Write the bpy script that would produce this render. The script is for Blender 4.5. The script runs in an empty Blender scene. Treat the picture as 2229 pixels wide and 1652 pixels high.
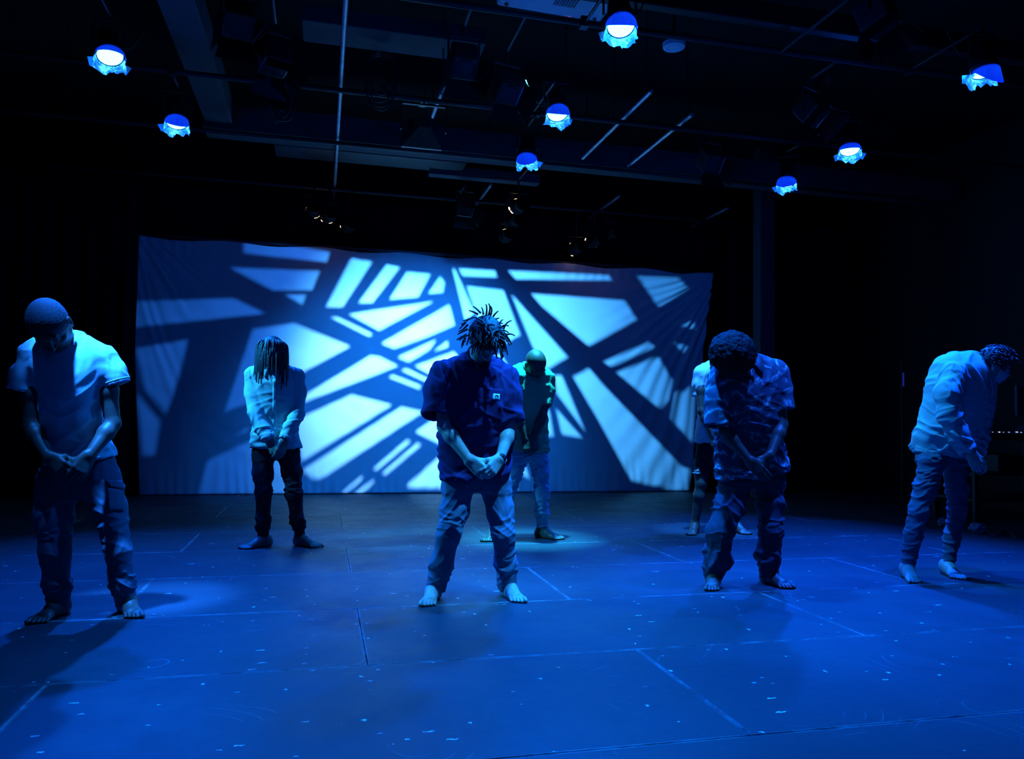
import bpy, bmesh, math, random
import numpy as np
from mathutils import Vector, Matrix

# ------------------------------------------------------------------ camera
IMG_W, IMG_H, FPX = 2229.0, 1652.0, 1690.0
YAW, PITCH, ROLL, CAMZ = math.radians(13.75), math.radians(2.74), math.radians(.94), 1.06
_f = np.array([math.sin(YAW)*math.cos(PITCH), math.cos(YAW)*math.cos(PITCH), math.sin(PITCH)])
_r0 = np.array([math.cos(YAW), -math.sin(YAW), 0.0]); _u0 = np.cross(_r0, _f)
_r = _r0*math.cos(ROLL)+_u0*math.sin(ROLL); _u = _u0*math.cos(ROLL)-_r0*math.sin(ROLL)
CAM = np.array([0.0, 0.0, CAMZ])
def at(x, y, Y):
    """photo measurement -> point in the room on the plane y = Y"""
    d = _f+_r*(x-IMG_W/2)/FPX-_u*(y-IMG_H/2)/FPX
    return CAM+d*(Y/d[1])
def on_z(x, y, z=0.0):
    d = _f+_r*(x-IMG_W/2)/FPX-_u*(y-IMG_H/2)/FPX
    return CAM+d*((z-CAMZ)/d[2])

scene = bpy.context.scene
COL = scene.collection
cam_d = bpy.data.cameras.new('camera')
cam_d.sensor_width = 36.0; cam_d.lens = 36.0*FPX/IMG_W; cam_d.clip_start = .05; cam_d.clip_end = 60
cam = bpy.data.objects.new('camera', cam_d); COL.objects.link(cam)
cam.matrix_world = Matrix(((_r[0], _u[0], -_f[0], 0), (_r[1], _u[1], -_f[1], 0), (_r[2], _u[2], -_f[2], CAMZ), (0, 0, 0, 1)))
scene.camera = cam

# ------------------------------------------------------------------ world, exposure
wd = bpy.data.worlds.new('world'); scene.world = wd; wd.use_nodes = True
wd.node_tree.nodes['Background'].inputs[0].default_value = (.003, .012, .09, 1)
wd.node_tree.nodes['Background'].inputs[1].default_value = .05
scene.view_settings.view_transform = 'Standard'; scene.view_settings.look = 'None'
scene.view_settings.exposure = 0.0; scene.view_settings.gamma = 1.0
scene.view_settings.use_curve_mapping = False
scene.cycles.use_denoising = True
scene.cycles.max_bounces = 5; scene.cycles.sample_clamp_indirect = 4.0
scene.cycles.caustics_reflective = False; scene.cycles.caustics_refractive = False

# ------------------------------------------------------------------ stage lights and added unseen spots (energies, colours, aims)
BLUE = (.0015, .095, 1.0); DEEP = (.03, .01, 1.0); CYAN = (.02, .42, 1.0); MID = (.0015, .12, 1.0)
LAMPS = []
def spot(pos, aim, energy, color, size=60, blend=.6, radius=.06):
    l = bpy.data.lights.new('lamp_or_fill', 'SPOT'); l.energy = energy; l.color = color
    l.spot_size = math.radians(size); l.spot_blend = blend; l.shadow_soft_size = radius
    o = bpy.data.objects.new('lamp_or_fill', l); COL.objects.link(o)
    o.location = pos; d = Vector(aim)-Vector(pos)
    o.rotation_euler = d.to_track_quat('-Z', 'Y').to_euler()
    LAMPS.append(o); return o
# fixture positions (lens), aim points, energy, colour, cone
PARS = [
    dict(px=(240, 124), z=3.62, aim=(-.7, 4.2, 0), e=850, c=BLUE, size=85, w='far left, seen side on with a long bent gel edge'),
    dict(px=(385, 268), z=3.60, aim=(-.9, 5.6, .2), e=1000, c=MID, size=75, w='left, brightly glowing under a round hood coloured like its blue glow'),
    dict(px=(1352, 58), z=3.55, aim=(1.4, 2.6, 0), e=1500, c=(.001, .17, 1.0), size=110, w='nearest, beside the white projector'),
    dict(px=(1214, 248), z=3.62, aim=(1.7, 4.4, .6), e=1000, c=BLUE, size=80, w='middle of the centre row, with a level gel edge'),
    dict(px=(1147, 347), z=3.60, aim=(1.5, 6.3, .2), e=700, c=(.005, .16, 1.0), size=70, w='lowest of the centre row, in front of the grey beam'),
    dict(px=(2144, 160), z=3.60, aim=(4.6, 3.9, 0), e=1150, c=BLUE, size=85, w='far right, with ragged torn gel edges'),
    dict(px=(1712, 398), z=3.60, aim=(3.8, 6.0, 0), e=1150, c=BLUE, size=75, w='above the blue lit column on the right'),
    dict(px=(1850, 328), z=3.62, aim=(4.0, 4.9, 0), e=850, c=BLUE, size=70, w='right, seen edge on with only a thin bright rim'),
]
for q in PARS:
    q['pos'] = on_z(q['px'][0], q['px'][1], q['z'])
    q['dir'] = Vector(q['aim'])-Vector(q['pos']); q['dir'].normalize()
    spot(Vector(q['pos'])+q['dir']*.03, q['aim'], q['e'], q['c'], q['size'], .8, .05)
    # stray light spilling sideways from the open lamp face
    s_ = bpy.data.lights.new('lamp_or_fill', 'POINT'); s_.color = (.002, .1, 1.0); s_.energy = 22 if q['e'] == 1500 else 5; s_.shadow_soft_size = .04
    so = bpy.data.objects.new('lamp_or_fill', s_); COL.objects.link(so); so.location = Vector(q['pos'])+q['dir']*.16
# added unseen spots without fixtures aimed at single dancers, and a weak front fill
spot((-2.8, 6.0, 3.7), (-.3, 6.5, 1.3), 2600, CYAN, 20, .9, .05)
spot((-2.9, 5.6, 3.6), (1.0, 4.5, .55), 1000, CYAN, 22, .9, .05)
spot((.3, 1.2, 3.8), (1.6, 4.8, .8), 60, BLUE, 90, .9, .1)  # added fill from the front
spot((-1.6, 3.7, 4.02), (-1.12, 4.45, 1.3), 6500, (.012, .2, 1.0), 14, .9, .09)
spot((1.6, 6.3, 4.3), (1.72, 6.5, 1.4), 5200, (.02, .5, 1.0), 20, .9, .04)
spot((3.2, 6.0, 4.3), (3.5, 6.6, 1.3), 2600, (.02, .25, 1.0), 16, .9, .04)
spot((2.6, 5.2, 4.2), (4.15, 4.6, 1.15), 900, (.01, .3, 1.0), 20, .9, .05)
spot((3.1, 3.7, 4.3), (2.66, 4.5, 1.15), 1500, (.01, .12, 1.0), 20, .9, .04)
spot((1.9, 3.3, 4.2), (1.15, 4.45, 1.0), 1500, (.02, .33, 1.0), 20, .9, .04)
# gobo projector throwing the branch pattern on the cloth, and an added unseen fill lifting its shadows
CLOTH_Y = 10.6
GOBO_L = np.array([.85, 7.1, 3.74]); GOBO_D = .12
spot(GOBO_L, (1.75, CLOTH_Y, 1.7), 2300, (.09, .52, 1.0), 74, 1.0, .0012)
spot(GOBO_L, (4.9, CLOTH_Y, 1.9), 900, (.05, .4, 1.0), 56, 1.0, .0012)
spot(GOBO_L, (1.05, CLOTH_Y, 1.5), 1300, (.36, .68, .9), 46, 1.0, .0012)
spot(GOBO_L, (1.3, CLOTH_Y, 1.2), 480, (.02, .2, 1.0), 128, .8, .0012)
spot((1.45, 7.6, 3.75), (1.25, CLOTH_Y, 1.0), 650, (.006, .19, 1.0), 74, 1.0, .08)

# ------------------------------------------------------------------ materials
MATS = {}
def mat(name, col, rough=.8, metal=0.0, emit=None, estr=0.0, spec=.5, var=.0, vscale=20, bump=0, bscale=200, sheen=0):
    if name in MATS: return MATS[name]
    m = bpy.data.materials.new(name); m.use_nodes = True; nt = m.node_tree; b = nt.nodes['Principled BSDF']
    b.inputs['Base Color'].default_value = (*col, 1); b.inputs['Roughness'].default_value = rough
    b.inputs['Metallic'].default_value = metal; b.inputs['Specular IOR Level'].default_value = spec
    if sheen: b.inputs['Sheen Weight'].default_value = sheen
    if emit: b.inputs['Emission Color'].default_value = (*emit, 1); b.inputs['Emission Strength'].default_value = estr
    tc = nt.nodes.new('ShaderNodeTexCoord')
    if var:
        n = nt.nodes.new('ShaderNodeTexNoise'); n.inputs['Scale'].default_value = vscale; n.inputs['Detail'].default_value = 6
        nt.links.new(tc.outputs['Object'], n.inputs['Vector'])
        r = nt.nodes.new('ShaderNodeValToRGB')
        r.color_ramp.elements[0].position = .3; r.color_ramp.elements[1].position = .7
        r.color_ramp.elements[0].color = (*[c*(1-var) for c in col], 1); r.color_ramp.elements[1].color = (*[min(1, c*(1+var)) for c in col], 1)
        nt.links.new(n.outputs['Fac'], r.inputs['Fac']); nt.links.new(r.outputs['Color'], b.inputs['Base Color'])
    if bump:
        n = nt.nodes.new('ShaderNodeTexNoise'); n.inputs['Scale'].default_value = bscale; n.inputs['Detail'].default_value = 4
        nt.links.new(tc.outputs['Object'], n.inputs['Vector'])
        k = nt.nodes.new('ShaderNodeBump'); k.inputs['Strength'].default_value = bump; k.inputs['Distance'].default_value = .004
        nt.links.new(n.outputs['Fac'], k.inputs['Height']); nt.links.new(k.outputs['Normal'], b.inputs['Normal'])
    MATS[name] = m; return m
M_BLACK = mat('black_paint', (.012, .012, .014), .75, var=.3)
M_DRAPE = mat('black_drape', (.012, .012, .015), 1.0, bump=.3, spec=.1)
M_METAL = mat('black_metal', (.02, .02, .022), .45, .3, var=.2)
M_STEEL = mat('steel_pipe', (.5, .52, .55), .45, .6, var=.3, vscale=9)
M_BEAM = mat('grey_beam', (.035, .045, .06), .8, var=.25, vscale=3)
M_CEIL = mat('dark_ceiling', (.012, .012, .014), .95, var=.3, vscale=2, spec=.15)
M_WHITEPL = mat('white_plastic', (.85, .88, .9), .45)
M_CLOTH = mat('projection_cloth', (.78, .8, .82), .95, var=.05, vscale=3, bump=.25, bscale=120, spec=.1)

def tag(o, label=None, cat=None, group=None, kind=None):
    if label: o['label'] = label
    if cat: o['category'] = cat
    if group: o['group'] = group
    if kind: o['kind'] = kind
    return o
def link(name, me, m=None, parent=None):
    if m: me.materials.append(m)
    o = bpy.data.objects.new(name, me); COL.objects.link(o)
    if parent: o.parent = parent
    return o
def empty(name, loc, rot=(0, 0, 0)):
    o = bpy.data.objects.new(name, None); COL.objects.link(o); o.location = loc; o.rotation_euler = rot
    o.empty_display_size = .1; return o
def bm_mesh(bm, name, smooth=False):
    me = bpy.data.meshes.new(name); bm.normal_update(); bm.to_mesh(me); bm.free()
    if smooth: me.polygons.foreach_set('use_smooth', [True]*len(me.polygons))
    return me
def b_box(bm, lo, hi, M=None, bev=0):
    r = bmesh.ops.create_cube(bm, size=1)
    vs = r['verts']
    for v in vs:
        v.co = Vector([(lo[i]+hi[i])/2+v.co[i]*(hi[i]-lo[i]) for i in range(3)])
    if bev:
        es = list({e for v in vs for e in v.link_edges})
        rr = bmesh.ops.bevel(bm, geom=es, offset=bev, segments=2, affect='EDGES', profile=.5)
        vs = rr['verts'] if rr['verts'] else vs
        vs = list({v for f in rr['faces'] for v in f.verts} | {v for v in vs if v.is_valid})
    if M is not None:
        for v in vs: v.co = M @ v.co
    return vs
def b_cyl(bm, a, b, ra, rb=None, n=16, caps=True):
    a, b = Vector(a), Vector(b); rb = ra if rb is None else rb
    q = (b-a).to_track_quat('Z', 'Y').to_matrix()
    A = [bm.verts.new(a+q @ Vector((ra*math.cos(t), ra*math.sin(t), 0))) for t in [2*math.pi*i/n for i in range(n)]]
    B = [bm.verts.new(b+q @ Vector((rb*math.cos(t), rb*math.sin(t), 0))) for t in [2*math.pi*i/n for i in range(n)]]
    for i in range(n): bm.faces.new((A[i], A[(i+1) % n], B[(i+1) % n], B[i]))
    if caps: bm.faces.new(A[::-1]); bm.faces.new(B)
def b_lathe(bm, prof, M, n=24):
    """prof: (r, z) list, open surface turned about local z"""
    rings = []
    for r, z in prof:
        rings.append([bm.verts.new(M @ Vector((r*math.cos(2*math.pi*i/n), r*math.sin(2*math.pi*i/n), z))) for i in range(n)])
    for A, B in zip(rings, rings[1:]):
        for i in range(n): bm.faces.new((A[i], A[(i+1) % n], B[(i+1) % n], B[i]))
def simple(name, fn, m, parent=None, smooth=False):
    bm = bmesh.new(); fn(bm); return link(name, bm_mesh(bm, name, smooth), m, parent)
def tubes_mesh(name, paths, radii, n=6):
    """many tubes in one mesh; path = (k,3) array, radii = per-path (r0, r1)"""
    V, Fc = [], []; off = 0
    for P, (r0, r1) in zip(paths, radii):
        P = np.asarray(P, float); k = len(P)
        T = np.gradient(P, axis=0); T /= np.linalg.norm(T, axis=1)[:, None]+1e-9
        ref = np.array([.3, .2, .93]); 
        if abs(T[0] @ ref) > .9: ref = np.array([.9, .1, .2])
        A = np.cross(T, ref); A /= np.linalg.norm(A, axis=1)[:, None]+1e-9; B = np.cross(T, A)
        rr = np.linspace(r0, r1, k)[:, None]
        for i in range(n):
            t = 2*math.pi*i/n
            V.append(P+rr*(A*math.cos(t)+B*math.sin(t)))
        idx = lambda i, j: off+(i % n)*k+j
        for i in range(n):
            for j in range(k-1): Fc.append((idx(i, j), idx(i+1, j), idx(i+1, j+1), idx(i, j+1)))
        Fc.append(tuple(idx(i, 0) for i in range(n))[::-1]); Fc.append(tuple(idx(i, k-1) for i in range(n)))
        off += n*k
    me = bpy.data.meshes.new(name); me.from_pydata(np.concatenate(V).tolist(), [], Fc); me.update()
    me.polygons.foreach_set('use_smooth', [True]*len(me.polygons)); return me
# ------------------------------------------------------------------ room shell
def struct(o): o['kind'] = 'structure'; return o
RX0, RX1, RY0, RY1, RZ = -4.4, 8.4, -1.6, 11.3, 4.9
def shell_box(name, lo, hi, m): return struct(simple(name, lambda bm: b_box(bm, lo, hi), m))
M_SUB = mat('sub_floor', (.008, .008, .01), .9)
floor = struct(simple('floor', lambda bm: b_box(bm, (RX0, RY0, -.12), (RX1, RY1, -.019)), M_SUB))
shell_box('wall_back', (RX0, RY1, -.1), (RX1, RY1+.15, RZ), M_DRAPE)
shell_box('wall_left', (RX0-.15, RY0, -.1), (RX0, RY1, RZ), M_BLACK)
shell_box('wall_right', (RX1, RY0, -.1), (RX1+.15, RY1, RZ), M_BLACK)
shell_box('wall_front', (RX0, RY0-.15, -.1), (RX1, RY0, RZ), M_BLACK)
ceiling = shell_box('ceiling', (RX0, RY0, RZ), (RX1, RY1, RZ+.15), M_CEIL)

# floor panels: black painted boards, 2.44 x 0.985 m in running bond, edges chipped
def floor_material():
    m = bpy.data.materials.new('painted_floor_board'); m.use_nodes = True; nt = m.node_tree; L = nt.links; N = nt.nodes.new
    b = nt.nodes['Principled BSDF']; b.inputs['Specular IOR Level'].default_value = .25
    geo = N('ShaderNodeNewGeometry')
    def noise(scale, detail=4, vec=None, rough=.5):
        n = N('ShaderNodeTexNoise'); n.inputs['Scale'].default_value = scale; n.inputs['Detail'].default_value = detail; n.inputs['Roughness'].default_value = rough
        L.new(vec or geo.outputs['Position'], n.inputs['Vector']); return n
    def ramp(src, p0, p1, c0=0, c1=1):
        r = N('ShaderNodeMapRange'); r.inputs['From Min'].default_value = p0; r.inputs['From Max'].default_value = p1
        r.inputs['To Min'].default_value = c0; r.inputs['To Max'].default_value = c1; L.new(src, r.inputs['Value']); return r.outputs['Result']
    def math_(op, a, b_):
        k = N('ShaderNodeMath'); k.operation = op
        for i, s in enumerate((a, b_)):
            if hasattr(s, 'links'): L.new(s, k.inputs[i])
            else: k.inputs[i].default_value = s
        return k.outputs[0]
    # faint scuff arcs: thin iso-lines of warped noise
    n1 = noise(1.1, 1); w = N('ShaderNodeMath'); w.operation = 'PINGPONG'; 
    mul = math_('MULTIPLY', n1.outputs['Fac'], 26.0); L.new(mul, w.inputs[0]); w.inputs[1].default_value = .5
    line = ramp(w.outputs[0], .0, .035, 1, 0)
    msk = ramp(noise(2.3, 3).outputs['Fac'], .60, .68)
    scuff = math_('MULTIPLY', line, msk)
    # streaky wear, stretched
    mp = N('ShaderNodeMapping'); mp.inputs['Scale'].default_value = (1.0, 7, 1); mp.inputs['Rotation'].default_value = (0, 0, .1); L.new(geo.outputs['Position'], mp.inputs['Vector'])
    st = ramp(noise(5, 6, mp.outputs['Vector'], .75).outputs['Fac'], .60, .82)
    # chips: voronoi dots
    def chips(scale, thr, dens, sd, stretch=(1, 1, 1)):
        m2 = N('ShaderNodeMapping'); m2.inputs['Location'].default_value = (sd, sd*1.7, 0); m2.inputs['Scale'].default_value = stretch; L.new(geo.outputs['Position'], m2.inputs['Vector'])
        v = N('ShaderNodeTexVoronoi'); v.voronoi_dimensions = '2D'; v.inputs['Scale'].default_value = scale; v.inputs['Randomness'].default_value = 1
        nn = noise(60, 2); mx = N('ShaderNodeVectorMath'); mx.operation = 'MULTIPLY_ADD'
        L.new(nn.outputs['Color'], mx.inputs[0]); mx.inputs[1].default_value = (.03, .03, 0); L.new(m2.outputs['Vector'], mx.inputs[2])
        L.new(mx.outputs[0], v.inputs['Vector'])
        d = ramp(v.outputs['Distance'], thr*.7, thr, 1, 0)
        sp = N('ShaderNodeSeparateColor'); L.new(v.outputs['Color'], sp.inputs[0])
        return math_('MULTIPLY', d, ramp(sp.outputs[0], 1-dens, 1-dens+.02))
    c = math_('MAXIMUM', chips(3.2, .024, .5, 3.1, (1, .8, 1)), chips(7, .036, .2, 9.7, (.55, 1.4, 1)))
    c = math_('MAXIMUM', c, chips(4, .036, .15, 5.3, (.4, 1.6, 1)))
    # worn edges along the board joints (uv holds distance to the edge in metres)
    at_ = N('ShaderNodeAttribute'); at_.attribute_name = 'edge'; 
    ed = ramp(at_.outputs['Fac'], .4, 1.0)
    edm = math_('MULTIPLY', ed, ramp(noise(3, 5, None, .8).outputs['Fac'], .42, .6, .04, 1))
    wear = math_('MAXIMUM', math_('MULTIPLY', scuff, .5), math_('MAXIMUM', math_('MULTIPLY', st, .14), math_('MULTIPLY', edm, .55)))
    big = ramp(noise(.9, 5).outputs['Fac'], .3, .7, .75, 1.2)
    base = N('ShaderNodeMix'); base.data_type = 'RGBA'; base.inputs[6].default_value = (.045, .05, .06, 1); base.inputs[7].default_value = (.5, .52, .5, 1)
    L.new(wear, base.inputs[0])
    b2 = N('ShaderNodeMix'); b2.data_type = 'RGBA'; b2.inputs[7].default_value = (.8, .85, .75, 1); L.new(base.outputs[2], b2.inputs[6]); L.new(c, b2.inputs[0])
    b3 = N('ShaderNodeVectorMath'); b3.operation = 'SCALE'; L.new(b2.outputs[2], b3.inputs[0]); L.new(big, b3.inputs[3])
    L.new(b3.outputs[0], b.inputs['Base Color'])
    L.new(ramp(noise(3, 6, None, .7).outputs['Fac'], .3, .7, .42, .6), b.inputs['Roughness'])
    bp = N('ShaderNodeBump'); bp.inputs['Strength'].default_value = .12; bp.inputs['Distance'].default_value = .004
    L.new(noise(70, 5).outputs['Fac'], bp.inputs['Height']); L.new(bp.outputs['Normal'], b.inputs['Normal'])
    return m
M_FLOOR = floor_material()
PW, PD, G = 2.44, .985, .0011
def panel_mesh(w, d):
    me = bpy.data.meshes.new('floor_panel')
    V = []; E_ = []; 
    rings = [(G, -.018, 1), (G, -.0025, 1), (G+.0025, 0, 1), (G+.014, 0, .3), (G+.04, 0, 0)]
    for ins, z, e in rings:
        for x, y in ((ins, ins), (w-ins, ins), (w-ins, d-ins), (ins, d-ins)): V.append((x, y, z)); E_.append(e)
    Fc = []
    for k in range(len(rings)-1):
        for i in range(4): Fc.append((k*4+i, k*4+(i+1) % 4, k*4+4+(i+1) % 4, k*4+4+i))
    n = (len(rings)-1)*4; Fc.append((n, n+1, n+2, n+3))
    me.from_pydata(V, [], Fc); a = me.attributes.new('edge', 'FLOAT', 'POINT'); a.data.foreach_set('value', E_)
    me.materials.append(M_FLOOR); return me
pm = panel_mesh(PW, PD); pm_half = {}
row = 0; y = 3.385-PD*5
rng = random.Random(4)
while y < RY1-.1:
    even = (round((y-3.385)/PD) % 2 == 0)
    x = .22-PW*2 if even else 1.44-PW*3
    d = min(PD, RY1-y)
    while x < RX1-.05:
        x0, x1 = max(x, RX0), min(x+PW, RX1); w = x1-x0
        key = (round(w, 3), round(d, 3))
        if key not in pm_half: pm_half[key] = pm if key == (PW, PD) else panel_mesh(w, d)
        o = bpy.data.objects.new('floor_panel', pm_half[key]); COL.objects.link(o); o.parent = floor
        o.location = (x0, y, rng.uniform(-.0006, 0))
        x += PW
    y += PD

# ------------------------------------------------------------------ ceiling beams (parts of the ceiling)
def beam(lo, hi, m=M_BEAM):
    return simple('beam', lambda bm: b_box(bm, lo, hi, bev=.01), m, ceiling)
beam((-1.3, 8.62, 4.06), (8.3, 8.95, 4.34))      # grey cross beam above the cloth
beam((-1.28, .0, 4.12), (-1.0, 8.6, 4.38))       # beam running away on the left
beam((-.25, 6.7, 4.4), (1.35, 7.1, 4.55))          # duct between the pipes
beam((-1.2, 5.0, 4.0), (8.3, 5.09, 4.16), M_METAL)
beam((1.2, 9.3, 4.0), (2.6, 9.45, 4.12))
simple('duct_panel', lambda bm: b_box(bm, (-.6, 8.95, 4.05), (1.6, 9.35, 4.3), bev=.01), M_METAL, ceiling)
# hanging pipes of the lighting grid
PIPES = []
def pipe(a, b, label, r=.019):
    o = simple('lighting_pipe', lambda bm: b_cyl(bm, a, b, r, n=12), M_STEEL, smooth=False)
    # hangers up to the ceiling, in the same pushable piece
    A, B = Vector(a), Vector(b)
    for t in (.06, .5, .94):
        p = A.lerp(B, t); simple('hanger_rod', lambda bm: b_cyl(bm, p, (p.x, p.y, RZ+.01), .006, n=6), M_METAL, o)
    tag(o, label, 'pipe', 'steel pipes of the lighting grid'); PIPES.append(o); return o
for x, y0, y1, l in ((.09, 5.1, 10.8, 'steel ceiling pipe running away above the seated-hair dancer, leftmost in the grid'), (.99, 6.8, 8.3, 'brightly lit ceiling pipe just right of the leftmost one'),
             (2.03, 9.6, 10.8, 'ceiling pipe running away beside the centre row of lamps'), (2.82, 6.4, 8.3, 'ceiling pipe slanting away right of the centre lamps'),
             (3.42, 6.8, 8.4, 'dim ceiling pipe second from the rightmost of the slanting ones'), (3.78, 9.6, 10.8, 'thin ceiling pipe above the right half of the cloth'),
             (5.44, 9.7, 10.8, 'rightmost slanting ceiling pipe, toward the lit column')):
    if x == .09: l = 'steel ceiling pipe running away at the left of the grid'
    pipe((x, y0, 4.02), (x, y1, 4.02), l)
for yy, l in ((5.3, 'dark crosswise pipe nearest the camera, by the white projector'), (7.02, 'dark crosswise pipe in the middle of the grid'), (8.42, 'dark crosswise pipe in front of the grey beam'), (10.2, 'thin crosswise pipe just in front of the cloth')):
    o = pipe((-3.2, yy, 3.96), (7.6, yy, 3.96), l, .024); o.data.materials[0] = M_METAL
# blue lit column on the right
cx = at(1663, 600, 9.6)
col_o = simple('support_column', lambda bm: (b_box(bm, (cx[0]-.115, 9.5, 0), (cx[0]+.115, 9.7, 4.9), bev=.015), b_box(bm, (cx[0]-.14, 9.47, 0), (cx[0]+.14, 9.73, .12), bev=.01)), M_BEAM)
tag(col_o, 'tall square column faintly lit blue, right of the projection cloth', 'column')

# ------------------------------------------------------------------ black side curtains
def curtain(x0, x1, y, z0, z1, label, ang=0, amp=.05, per=.23):
    nx, nz = int((x1-x0)/.02), 14; V, Fc = [], []
    for j in range(nz+1):
        for i in range(nx+1):
            x = x0+(x1-x0)*i/nx; z = z0+(z1-z0)*j/nz
            d = amp*math.sin(2*math.pi*x/per+.6*math.sin(x*5))*(.7+.3*math.cos(z*1.3+x))
            V.append((x, y+d, z))
    for j in range(nz):
        for i in range(nx):
            a = j*(nx+1)+i; Fc.append((a, a+1, a+nx+2, a+nx+1))
    me = bpy.data.meshes.new('stage_curtain'); me.from_pydata(V, [], Fc); me.polygons.foreach_set('use_smooth', [True]*len(me.polygons))
    o = link('stage_curtain', me, M_DRAPE); s = o.modifiers.new('thick', 'SOLIDIFY'); s.thickness = .006
    tag(o, label, 'curtain', 'black masking curtains'); return o
lx = at(290, 800, 10.35)[0]
curtain(RX0+.1, lx, 10.35, .01, 4.0, 'black floor length curtain hanging left of the projection cloth')
curtain(5.75, 7.9, 10.35, .01, 4.0, 'black floor length curtain hanging right of the projection cloth')
o = curtain(RX0+.4, 7.9, 10.9, 2.6, 4.1, 'wide black border curtain above the projection cloth', amp=.03)

# ------------------------------------------------------------------ projection cloth
def cloth():
    TL, TR = at(285, 510, CLOTH_Y), at(1553, 597, CLOTH_Y); BL, BR = at(303, 1078, CLOTH_Y), at(1503, 1070, CLOTH_Y)
    ztop = 3.28; nx, nz = 420, 150
    s = np.linspace(0, 1, nx+1)[None, :]; t = np.linspace(0, 1, nz+1)[:, None]
    xl = BL[0]+(TL[0]-BL[0])*t; xr = BR[0]+(TR[0]-BR[0])*t**1.3
    X = xl+(xr-xl)*s; Z = .004+(ztop-.004)*t+0*s
    Z = Z-.035*np.sin(s*math.pi*7)**2*t**8
    # folds fan out of the upper corners and the tied right side
    ar = np.arctan2(TR[0]+.15-X, 3.1-Z+.25); rr = np.hypot(TR[0]+.15-X, 3.35-Z)
    wr = np.exp(-((TR[0]-X)/1.05)**2)
    Yd = .022*wr*(np.sin(ar*62+1.5*np.sin(rr*3))+.6*np.sin(ar*35+2+rr))
    al = np.arctan2(X-TL[0]+.1, 3.6-Z); wl = np.exp(-((X-TL[0])/.7)**2)
    Yd = Yd+.011*wl*(np.sin(al*70+2.5*np.sin(Z*2.2+al*9))*(.5+.5*np.sin(al*23+1))+.6*np.sin(al*37+Z))
    top = np.exp(-((ztop-Z)/.25)**2)
    Yd = Yd+.006*top*np.sin(X*38+3*np.sin(X*3.3))*np.clip(.4+np.sin(X*2.1), 0, 1)
    bot = np.exp(-(Z/.35)**2); Yd = Yd+.006*bot*np.sin(X*45+2*np.sin(X*7+Z*3))
    Yd = Yd+.004*np.sin(X*9+Z*14+2*np.sin(Z*5+X*3))*.6
    Y = CLOTH_Y+Yd
    V = np.stack([X, Y, Z], -1).reshape(-1, 3)
    i = np.arange(nx)[None, :]; j = np.arange(nz)[:, None]; a = (j*(nx+1)+i).ravel()
    Fq = np.stack([a, a+1, a+nx+2, a+nx+1], 1)
    me = bpy.data.meshes.new('projection_cloth'); me.from_pydata(V.tolist(), [], Fq.tolist()); me.polygons.foreach_set('use_smooth', [True]*len(me.polygons))
    o = link('projection_cloth', me, M_CLOTH); tag(o, 'wide pale projection cloth with a branching light pattern behind the dancers', 'backdrop')
    m = o.modifiers.new('thick', 'SOLIDIFY'); m.thickness = .004; m.offset = 1
    # hem tape along the top
    bm = bmesh.new()
    b_box(bm, (TL[0]-.02, CLOTH_Y+.012, ztop-.012), (TR[0]+.03, CLOTH_Y+.03, ztop+.03)); link('top_batten', bm_mesh(bm, 'top_batten'), M_METAL, o)
cloth()

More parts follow.
